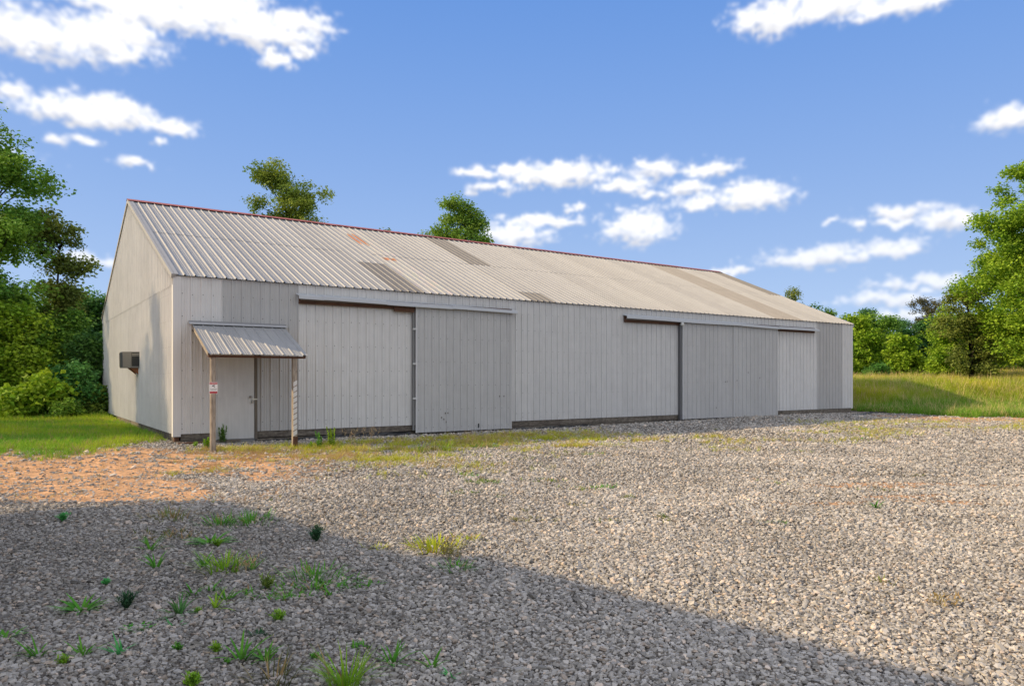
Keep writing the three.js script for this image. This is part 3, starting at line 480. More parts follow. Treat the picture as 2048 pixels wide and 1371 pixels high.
// lobes: [x, y, z, rx, ry] ellipsoids of foliage relative to the foot; the crown is built of clumps on limb ends inside them
function tree(name, label, category, grp, x, d, o) {
  const t = top(name, label, category, grp); t.position.set(x, land(x, d) - 0.03, -d); t.rotation.y = 0;
  const r = rng(o.seed), V = (a, b, c) => new THREE.Vector3(a, b, c), limbs = [], H = o.h, tr = o.trunk ?? H * 0.014;
  const lean = o.lean ?? 0, axis = (y) => V(lean * y / H + Math.sin(y * 0.6 + o.seed) * 0.08, y, Math.cos(y * 0.5 + o.seed) * 0.08), th = (o.trunkTop ?? 0.8) * H;
  const tp = []; for (let k = 0; k <= 8; k++) tp.push(axis(th * k / 8)); limbs.push(tube(tp, tr, tr * 0.25, 8));
  const tot = o.lobes.reduce((s, l) => s + l[3] * l[3] * l[4], 0), clumps = [];
  const n = o.clumps;
  for (let i = 0; i < n; i++) {
    let q = r() * tot, l = o.lobes[0]; for (const m of o.lobes) { q -= m[3] * m[3] * m[4]; if (q <= 0) { l = m; break; } }
    const a = r() * 6.283, cz = r() * 2 - 1, sxy = Math.sqrt(1 - cz * cz), rad = Math.pow(r(), 0.42) * (0.86 + 0.28 * r());
    clumps.push(V(l[0] + Math.cos(a) * sxy * l[3] * rad, l[1] + cz * l[4] * rad, l[2] + Math.sin(a) * sxy * l[3] * rad));
  }
  clumps.forEach((c, i) => { if (i % (o.limbEvery ?? 3)) return; const y0 = Math.min(th * 0.97, Math.max(H * 0.12, c.y - 0.45 * Math.hypot(c.x - lean * c.y / H, c.z) - 0.3 - r() * 0.5)), s = axis(y0), m = s.clone().lerp(c, 0.5); m.y += 0.12 * s.distanceTo(c) * (r() - 0.2); m.x += (r() - 0.5) * 0.3; const m2 = m.clone().lerp(c, 0.5); m2.y += (r() - 0.5) * 0.2; limbs.push(tube([s, s.clone().lerp(m, 0.5), m, m2, c], Math.max(0.012, tr * 0.3 * (1 - 0.5 * y0 / H)), 0.008, 4)); });
  add(o.bush ? 'stems' : 'trunk', mergeGeometries(limbs), BARK, t);
  const geos = o.leaf ?? SPRAY, lists = geos.map(() => []), M = new THREE.Matrix4(), Q = new THREE.Quaternion(), E_ = new THREE.Euler();
  const [c0, c1] = o.col;
  for (const c of clumps) {
    const cr = (o.clumpR ?? 0.5) * (0.6 + r() * 0.8), hue = r(), k = Math.round(o.per * (0.5 + r()));
    for (let i = 0; i < k; i++) {
      const a = r() * 6.283, u = r() * 2 - 1, s = Math.sqrt(1 - u * u), R = cr * Math.pow(r(), 0.45);
      E_.set((r() - 0.5) * 0.9, r() * 6.28, (r() - 0.5) * 0.9); Q.setFromEuler(E_); const sc = 0.75 + r() * 0.55;
      M.compose(V(c.x + Math.cos(a) * s * R, c.y + u * R * 0.62, c.z + Math.sin(a) * s * R), Q, V(sc, sc, sc));
      const f = Math.min(1, Math.max(0, hue * 0.55 + r() * 0.5 - 0.02)), b = 0.8 + r() * 0.4;
      lists[Math.floor(r() * geos.length)].push([M.clone(), [mix(c0[0], c1[0], f) * b, mix(c0[1], c1[1], f) * b, mix(c0[2], c1[2], f) * b]]);
    }
  }
  const crown = group('crown', t), col = new THREE.Color();
  geos.forEach((g, v) => { if (!lists[v].length) return; const im = new THREE.InstancedMesh(g, LEAF, lists[v].length); im.name = 'leaves'; im.userData.kind = 'stuff'; lists[v].forEach(([m, k], i) => { im.setMatrixAt(i, m); im.setColorAt(i, col.setRGB(...k)); }); crown.add(im); sprays += lists[v].length; });
  return t;
}
const GREEN = [[0.09, 0.24, 0.04], [0.30, 0.47, 0.05]], LIME = [[0.17, 0.34, 0.025], [0.42, 0.56, 0.04]], DEEP = [[0.05, 0.17, 0.055], [0.16, 0.34, 0.07]], OLIVE = [[0.13, 0.20, 0.045], [0.32, 0.36, 0.065]];
const X = (px, d) => (px - 1024) / 1485 * d;
// the wood on the left
tree('broadleaf_tree', 'tallest loose-crowned tree at the left picture edge, cut by the frame', 'tree', null, X(-6, 30), 29.4, { seed: 11, h: 12.6, trunk: 0.2, clumps: 170, per: 34, clumpR: 0.62, col: GREEN, lean: 0.3,
  lobes: [[-0.6, 10.6, 0, 1.5, 1.5], [0.9, 9.5, 0.3, 1.45, 0.8], [2.0, 8.8, 0, 0.8, 0.42], [0.5, 7.2, 0, 2.0, 1.2], [2.0, 6.6, 0.4, 0.8, 0.6], [-0.4, 4.6, 0.4, 2.5, 1.9], [0.3, 2.4, 0.8, 2.3, 1.4]] });
tree('slender_tree', 'thin see-through tree with olive leaves just right of the tallest left tree', 'tree', null, X(104, 31), 31, { seed: 23, h: 8.8, trunk: 0.1, clumps: 84, per: 17, clumpR: 0.42, limbEvery: 2, col: OLIVE, lean: 0.3,
  lobes: [[-0.1, 7.5, 0, 0.95, 1.0], [0.7, 6.2, 0, 0.85, 0.55], [0.4, 5.0, 0, 0.9, 0.8], [0.0, 3.4, 0, 1.0, 0.9]] });
tree('broadleaf_tree', 'rounded hazy green tree low behind the thin olive-leaved tree', 'tree', null, X(128, 40), 40, { seed: 31, h: 6.6, clumps: 110, per: 30, clumpR: 0.7, col: GREEN, lobes: [[0, 4.4, 0, 2.2, 1.9], [-1.2, 2.6, 0, 2, 1.6], [1.2, 2.2, 0.4, 1.6, 1.5]] });
tree('broadleaf_tree', 'dark green tree rising beside the back corner of the gable wall', 'tree', null, X(196, 34), 34, { seed: 37, h: 5.6, clumps: 120, per: 30, clumpR: 0.6, col: DEEP, leaf: SPRAY, lobes: [[0.1, 4.0, 0, 1.3, 1.3], [-0.5, 2.2, 0.3, 1.7, 1.6], [0.9, 3.6, 0, 1.0, 1.0]] });
tree('broadleaf_tree', 'bright green tree low at the left picture edge under the tallest tree', 'tree', null, X(30, 28.6), 28.6, { seed: 41, h: 4.6, clumps: 110, per: 30, clumpR: 0.55, col: LIME, lobes: [[-0.4, 3.0, 0, 1.7, 1.4], [0.6, 1.7, 0.2, 1.4, 1.2]] });
tree('broadleaf_tree', 'mid green leafy tree between the bushes and the thin olive-leaved tree', 'tree', null, X(118, 30.2), 30.2, { seed: 47, h: 4.4, clumps: 110, per: 28, clumpR: 0.55, col: GREEN, lobes: [[0, 2.7, 0, 1.5, 1.5], [0.9, 1.6, 0.3, 1.2, 1.3]] });
tree('broadleaf_tree', 'leafy understorey tree close to the back edge of the gable wall', 'tree', null, X(182, 29.6), 29.6, { seed: 53, h: 3.4, clumps: 80, per: 26, clumpR: 0.5, col: [[0.06, 0.18, 0.05], [0.17, 0.33, 0.06]], lobes: [[0, 1.9, 0, 1.0, 1.3]] });
tree('bush', 'yellow-green bush with broad leaves at the lawn edge', 'bush', null, X(72, 26.3), 26.3, { seed: 61, h: 1.7, trunk: 0.03, bush: true, clumps: 80, per: 6, clumpR: 0.5, col: LIME, leaf: [BIGSPRAY[0]], lobes: [[-0.3, 0.6, 0, 0.8, 0.6], [0.45, 0.95, 0, 0.45, 0.7]] });
tree('bush', 'blue-green bush with fine leaves right of the yellow-green bush', 'bush', null, X(150, 27.4), 27.4, { seed: 67, h: 2.1, trunk: 0.03, bush: true, clumps: 50, per: 12, clumpR: 0.34, col: [[0.06, 0.24, 0.07], [0.18, 0.40, 0.1]], lobes: [[0, 1.1, 0, 0.75, 0.8]] });
tree('bush', 'small bright bush low on the lawn edge between two larger bushes', 'bush', null, X(128, 25.9), 25.9, { seed: 71, h: 0.8, trunk: 0.02, bush: true, clumps: 18, per: 22, clumpR: 0.22, col: GREEN, leaf: FINESPRAY, lobes: [[0, 0.4, 0, 0.4, 0.34]] });
tree('bush', 'leafy pale bush against the back corner of the barn', 'bush', null, X(184, 27.6), 27.6, { seed: 73, h: 1.1, trunk: 0.02, bush: true, clumps: 28, per: 20, clumpR: 0.28, col: [[0.1, 0.22, 0.04], [0.27, 0.38, 0.06]], lobes: [[0, 0.55, 0, 0.6, 0.5]] });
// trees left of the picture: they throw the shadows on the gable and the lawn
tree('broadleaf_tree', 'spire-shaped tree beyond the left picture edge, shading the gable near its front corner', 'tree', 'trees left of the picture', -21.5, 18.1, { seed: 81, h: 11.2, clumps: 190, per: 40, clumpR: 0.5, col: GREEN, lobes: [[0, 8.8, -0.2, 0.6, 2.0], [0, 6.2, 0.3, 1.3, 2.2], [0.2, 3.0, 0, 1.5, 1.8], [0.1, 7.6, -1.3, 0.5, 1.6], [0, 7.0, 0.9, 0.5, 1.3]] });
tree('broadleaf_tree', 'broad tree beyond the left picture edge, shading the lawn', 'tree', 'trees left of the picture', -24.5, 22.4, { seed: 83, h: 7.4, clumps: 110, per: 26, clumpR: 0.6, col: GREEN, lobes: [[0, 4.8, 0, 2.0, 1.9], [0.6, 2.6, -0.5, 1.8, 1.5]] });
tree('broadleaf_tree', 'low tree beyond the left picture edge, shading the near lawn', 'tree', 'trees left of the picture', -20.5, 15.6, { seed: 87, h: 5.0, clumps: 70, per: 24, clumpR: 0.5, col: GREEN, lobes: [[0, 3.3, 0, 1.3, 1.2]] });
tree('broadleaf_tree', 'narrow low tree beyond the left picture edge, shading the foot of the gable', 'tree', 'trees left of the picture', -20.5, 20.4, { seed: 89, h: 8.4, clumps: 90, per: 34, clumpR: 0.45, col: GREEN, lobes: [[0, 6.6, 0, 0.5, 1.4], [0, 4.6, 0, 1.0, 1.4]] });
// trees behind the barn
tree('broadleaf_tree', 'full round-topped tree behind the near half of the roof ridge', 'tree', null, X(572, 46), 46, { seed: 101, h: 15.0, clumps: 150, per: 26, clumpR: 0.62, col: OLIVE.map((c, i) => i ? [0.42, 0.48, 0.07] : [0.15, 0.26, 0.045]), lobes: [[-0.5, 13.6, 0, 1.3, 1.2], [0.9, 12.4, 0, 1.5, 1.3], [-1.4, 11.4, 0, 1.25, 1.0], [0.4, 10.4, 0, 2.0, 1.2], [1.5, 10.2, 0, 0.8, 0.9], [0, 8.3, 0, 2.1, 1.3]] });
tree('broadleaf_tree', 'open tree with bare branches showing behind the middle of the ridge', 'tree', null, X(912, 48), 48, { seed: 103, h: 13.6, clumps: 150, per: 15, clumpR: 0.5, limbEvery: 2, col: GREEN.map((c, i) => i ? [0.36, 0.48, 0.06] : [0.12, 0.28, 0.04]), lobes: [[0, 12.4, 0, 0.95, 0.95], [1.1, 11.6, 0, 0.8, 1.1], [-0.9, 11.0, 0, 0.9, 0.6], [0.4, 10.2, 0, 1.7, 0.9], [1.4, 9.6, 0, 1.1, 1.0], [-1.5, 9.5, 0, 1.1, 0.6], [-1.9, 10.6, 0, 0.5, 0.35], [-0.6, 12.2, 0, 0.5, 0.6]] });
tree('broadleaf_tree', 'tree tip just showing over the ridge between the two taller trees', 'tree', null, X(772, 50), 50, { seed: 107, h: 11.4, clumps: 40, per: 18, clumpR: 0.45, col: OLIVE, lobes: [[-0.2, 10.5, 0, 0.8, 0.75], [0.8, 10.0, 0, 0.7, 0.4]] });
tree('broadleaf_tree', 'pointed tree top over the far right slope of the roof', 'tree', null, X(1584, 60), 60, { seed: 109, h: 8.6 - 1.0, clumps: 50, per: 20, clumpR: 0.5, col: OLIVE, lobes: [[0, 6.6, 0, 0.75, 0.9], [0, 4.8, 0, 1.4, 1.4]] });
tree('broadleaf_tree', 'small tree top peeping over the low right end of the roof', 'tree', null, X(1648, 60), 60, { seed: 113, h: 6.6, clumps: 40, per: 20, clumpR: 0.45, col: GREEN, lobes: [[0, 5.3, 0, 0.75, 0.8], [0, 3.4, 0, 1.4, 1.4]] });
// tree line and great tree on the right
tree('broadleaf_tree', 'huge bright green tree at the right picture edge, cut by the frame', 'tree', null, X(2096, 40), 40, { seed: 127, h: 14.4, trunk: 0.24, clumps: 420, per: 30, clumpR: 0.68, limbEvery: 4, col: LIME, lobes: [[0.2, 11.6, 0, 1.9, 1.5], [-1.9, 11.0, 0, 0.8, 1.1], [-1.5, 8.6, 0.2, 2.3, 1.5], [-3.0, 8.3, 0, 1.0, 0.75], [-0.6, 6.4, 0.4, 2.9, 1.8], [-2.4, 5.0, 0.3, 2.2, 1.4], [-0.6, 3.2, 0.6, 3.2, 1.8], [1.6, 7, 0, 2.6, 3.4]] });
tree('slender_tree', 'darker small-leaved tree leaning out left of the huge bright green tree', 'tree', null, X(1945, 42), 42, { seed: 131, h: 6.6, trunk: 0.13, clumps: 90, per: 17, clumpR: 0.5, limbEvery: 2, col: OLIVE, lean: -0.5, lobes: [[-0.2, 5.0, 0, 1.2, 1.1], [-1.0, 3.6, 0, 1.1, 0.8], [0.5, 3.0, 0, 1.4, 1.2], [0.2, 1.6, 0, 1.5, 1.1]] });
tree('broadleaf_tree', 'rounded light green tree at the meadow edge below the huge right tree', 'tree', null, X(1925, 46), 46, { seed: 137, h: 5.0, clumps: 150, per: 28, clumpR: 0.55, col: LIME, lobes: [[0, 2.9, 0, 1.7, 1.5], [1.2, 1.8, 0, 1.5, 1.3], [-0.6, 1.4, 0.3, 1.5, 1.1]] });
const line = [[1716, 52, 4.6, 'leafy tree standing directly behind the far barn corner', LIME, 1.5], [1760, 55, 5.0, 'leafy tree with a rounded top second along from the far barn corner', GREEN, 1.7], [1838, 56, 4.2, 'dark green tree between the pale sapling and the rounded meadow tree', DEEP, 1.8], [1880, 56, 4.8, 'mid green tree directly left of the rounded meadow-edge tree', GREEN, 1.8], [1985, 54, 5.2, 'shaded green tree under the huge right tree', DEEP, 2.2], [2045, 52, 5.0, 'leafy green tree at the right picture edge behind the meadow', GREEN, 2.2]];
line.forEach(([px, d, h, label, col, w], i) => tree('broadleaf_tree', label, 'tree', null, X(px, d), d, { seed: 151 + i * 7, h, clumps: 110, per: 26, clumpR: 0.55, leaf: i % 2 ? SPRAY : BIGSPRAY, col, lobes: [[0, h * 0.62, 0, w * 0.8, h * 0.32], [w * 0.4, h * 0.36, 0.2, w * 0.8, h * 0.3], [-w * 0.4, h * 0.3, 0.3, w * 0.8, h * 0.28]] }));
tree('sapling', 'pale broad-leaved sapling standing in front of the dark tree line', 'sapling', null, X(1806, 50), 50, { seed: 211, h: 3.2, trunk: 0.04, clumps: 60, per: 20, clumpR: 0.4, leaf: BIGSPRAY, col: LIME, lobes: [[0, 1.9, 0, 0.85, 1.2], [0, 0.9, 0, 1.0, 0.7]] });
tree('bush', 'round bush at the meadow edge close to the far barn corner', 'bush', null, X(1756, 48), 48, { seed: 213, h: 1.2, trunk: 0.02, bush: true, clumps: 26, per: 20, clumpR: 0.32, col: [[0.07, 0.22, 0.04], [0.2, 0.38, 0.06]], lobes: [[0, 0.55, 0, 0.75, 0.5]] });
tree('far_tree', 'distant dark tree top rising over the tree line near the barn corner', 'tree', null, X(1737, 75), 75, { seed: 217, h: 7.0, clumps: 60, per: 18, clumpR: 0.5, col: DEEP, lobes: [[0, 5.8, 0, 0.95, 0.8], [0, 4, 0, 1.4, 1.3]] });
tree('far_tree', 'distant thin dark tree with reddish top over the tree line', 'tree', null, X(1862, 70), 70, { seed: 219, h: 7.2, clumps: 90, per: 12, clumpR: 0.5, limbEvery: 2, col: [[0.09, 0.11, 0.05], [0.2, 0.17, 0.08]], lobes: [[-0.5, 6.0, 0, 1.3, 0.9], [1.0, 6.0, 0, 1.0, 0.7], [0, 4.0, 0, 1.7, 1.4]] });
tree('far_tree', 'distant tree top between the two dark far trees', 'tree', null, X(1802, 74), 74, { seed: 221, h: 5.6, clumps: 50, per: 16, clumpR: 0.5, col: DEEP, lobes: [[0, 4.4, 0, 1.2, 0.8], [0, 3, 0, 1.6, 1.2]] });
console.log('sprays', sprays);

// blades, leaves and stems of the small plants: every kind is a soup of ribbons
function ribbon(s, base, az, lean_, len, w, k, droop = 0.5, segs = 3) {
  let p = new THREE.Vector3(...base), a = lean_; const side = new THREE.Vector3(-Math.sin(az), 0, Math.cos(az)); let L0 = p.clone().addScaledVector(side, -w / 2), R0 = p.clone().addScaledVector(side, w / 2);
  for (let i = 0; i < segs; i++) { a += droop / segs; p = p.clone().add(new THREE.Vector3(Math.cos(az) * Math.sin(a), Math.cos(a), Math.sin(az) * Math.sin(a)).multiplyScalar(len / segs)); const ww = w / 2 * (i === segs - 1 ? 0.08 : 1 - i * 0.2), L1 = p.clone().addScaledVector(side, -ww), R1 = p.clone().addScaledVector(side, ww); s.quad(L0.toArray(), R0.toArray(), R1.toArray(), L1.toArray(), k); L0 = L1; R0 = R1; }
  return p;
}
const vary = (r, c, v = 0.3) => { const k = (c[1] < 0.33 && c[1] > 0.145 ? 1.5 : 1) * (1 - v / 2 + r() * v); return [c[0] * k * (0.85 + r() * 0.3), c[1] * k, c[2] * k]; };
const PLANT = {
  tuft(r, o) { const s = new Soup(); for (let i = 0; i < (o.n ?? 26); i++) { const a = r() * 6.28, q = r() * 0.18 * o.w; ribbon(s, [Math.cos(a) * q, -0.01, Math.sin(a) * q], a + (r() - 0.5), 0.1 + r() * (o.lean ?? 0.6), o.h * (0.5 + r() * 0.6), o.bw ?? 0.009, vary(r, r() < (o.dry ?? 0.08) ? [0.26, 0.19, 0.08] : o.c), 0.3 + r() * 0.8); } return s.build(); },
  blades(r, o) { const s = new Soup(); for (let i = 0; i < (o.n ?? 9); i++) { const a = r() * 6.28; ribbon(s, [(r() - 0.5) * 0.03, -0.01, (r() - 0.5) * 0.03], a, 0.25 + r() * 0.7, o.h * (0.6 + r() * 0.6), o.bw ?? 0.014, vary(r, o.c), 0.3 + r() * 0.7, 4); } return s.build(); },
  bushy(r, o) { const s = new Soup(); for (let i = 0; i < (o.n ?? 14); i++) { const a = r() * 6.28, l = r() * 0.7, tip = ribbon(s, [0, -0.01, 0], a, l * 0.4, o.h * (0.6 + r() * 0.4), 0.004, vary(r, o.c), l, 3); for (let j = 0; j < 12; j++) { const f = 0.25 + 0.75 * r(); const b = [tip.x * f + (r() - 0.5) * 0.02, Math.max(0, tip.y * f), tip.z * f + (r() - 0.5) * 0.02]; ribbon(s, b, r() * 6.28, 0.4 + r() * 0.9, o.h * 0.2 * (0.6 + r()), o.bw ?? 0.008, vary(r, o.c, 0.5), 0.2, 2); } } return s.build(); },
  rosette(r, o) { const s = new Soup(); for (let i = 0; i < (o.n ?? 16); i++) { const a = r() * 6.28, st = [Math.cos(a) * o.w * 0.5 * r(), 0, Math.sin(a) * o.w * 0.35 * r()]; ribbon(s, st, a, 0.8 + r() * 0.5, o.h * (0.7 + r() * 0.7), o.bw ?? 0.028, vary(r, o.c), 0.35, 3); } return s.build(); },
  mat(r, o) { const s = new Soup(); for (let i = 0; i < (o.n ?? 50); i++) { const a = r() * 6.28, q = Math.sqrt(r()), b = [Math.cos(a) * q * o.w, 0, Math.sin(a) * q * o.w * 0.6]; for (let j = 0; j < 3; j++) ribbon(s, b, r() * 6.28, 0.5 + r() * 0.7, o.h * (0.5 + r()), o.bw ?? 0.009, vary(r, r() < (o.dry ?? 0.15) ? [0.24, 0.17, 0.08] : o.c), 0.4, 2); } return s.build(); },
  stalk(r, o) { const s = new Soup(); for (let q = 0; q < (o.n ?? 2); q++) { const az = r() * 6.28, bx = (r() - 0.5) * 0.1, bz = (r() - 0.5) * 0.1, hh = o.h * (0.65 + r() * 0.4); const tip = ribbon(s, [bx, -0.02, bz], az, 0.05, hh, 0.008, vary(r, o.c), 0.15, 4); for (let j = 0; j < 34; j++) { const f = 0.12 + 0.88 * j / 34; ribbon(s, [mix(bx, tip.x, f), tip.y * f, mix(bz, tip.z, f)], r() * 6.28, 0.75 + r() * 0.4 - f * 0.4, (o.leaf ?? 0.09) * (1.15 - f * 0.55), o.bw ?? 0.022, vary(r, o.c, 0.5), 0.35, 2); } } return s.build(); },
  dry(r, o) { const s = new Soup(); for (let i = 0; i < (o.n ?? 6); i++) { const a = r() * 6.28, tip = ribbon(s, [(r() - 0.5) * 0.12, -0.02, (r() - 0.5) * 0.12], a, 0.05 + r() * 0.25, o.h * (0.6 + r() * 0.5), 0.005, vary(r, o.c), 0.25, 4); for (let j = 0; j < 7; j++) ribbon(s, [tip.x + (r() - 0.5) * 0.05, tip.y - r() * 0.08, tip.z + (r() - 0.5) * 0.05], r() * 6.28, r() * 1.2, 0.03, 0.012, vary(r, o.c), 0.2, 1); } return s.build(); },
};
const cG = [0.12, 0.34, 0.035], cL = [0.26, 0.46, 0.03], cD = [0.05, 0.14, 0.055], cY = [0.48, 0.52, 0.04], cT = [0.42, 0.30, 0.16], cB = [0.07, 0.30, 0.08];
function onGround(px, py) { let d = 10; for (let i = 0; i < 30; i++) { const y = land((px - 1024) / 1485 * d, d); d = (EYE - y) * 1485 / (py - 757); } return [(px - 1024) / 1485 * d, d]; }
let seed_ = 500;
function weed(name, label, px, py, kind, o, grp) { const [x, d] = onGround(px, py), q = { ...o, n: o.n ? Math.round(o.n * 1.5) : undefined, bw: o.bw ? o.bw * 1.15 : undefined }, m = add(numbered(name), PLANT[kind](rng(seed_++), q), BLADE, scene), z = d < 5.2 ? 0.95 : d < 9.9 ? 1.12 : 1.1; m.scale.set(z, z, z); m.position.set(x, land(x, d) - 0.004, -d); return tag(m, label, name.includes('grass') ? 'grass tuft' : 'weed', grp); }
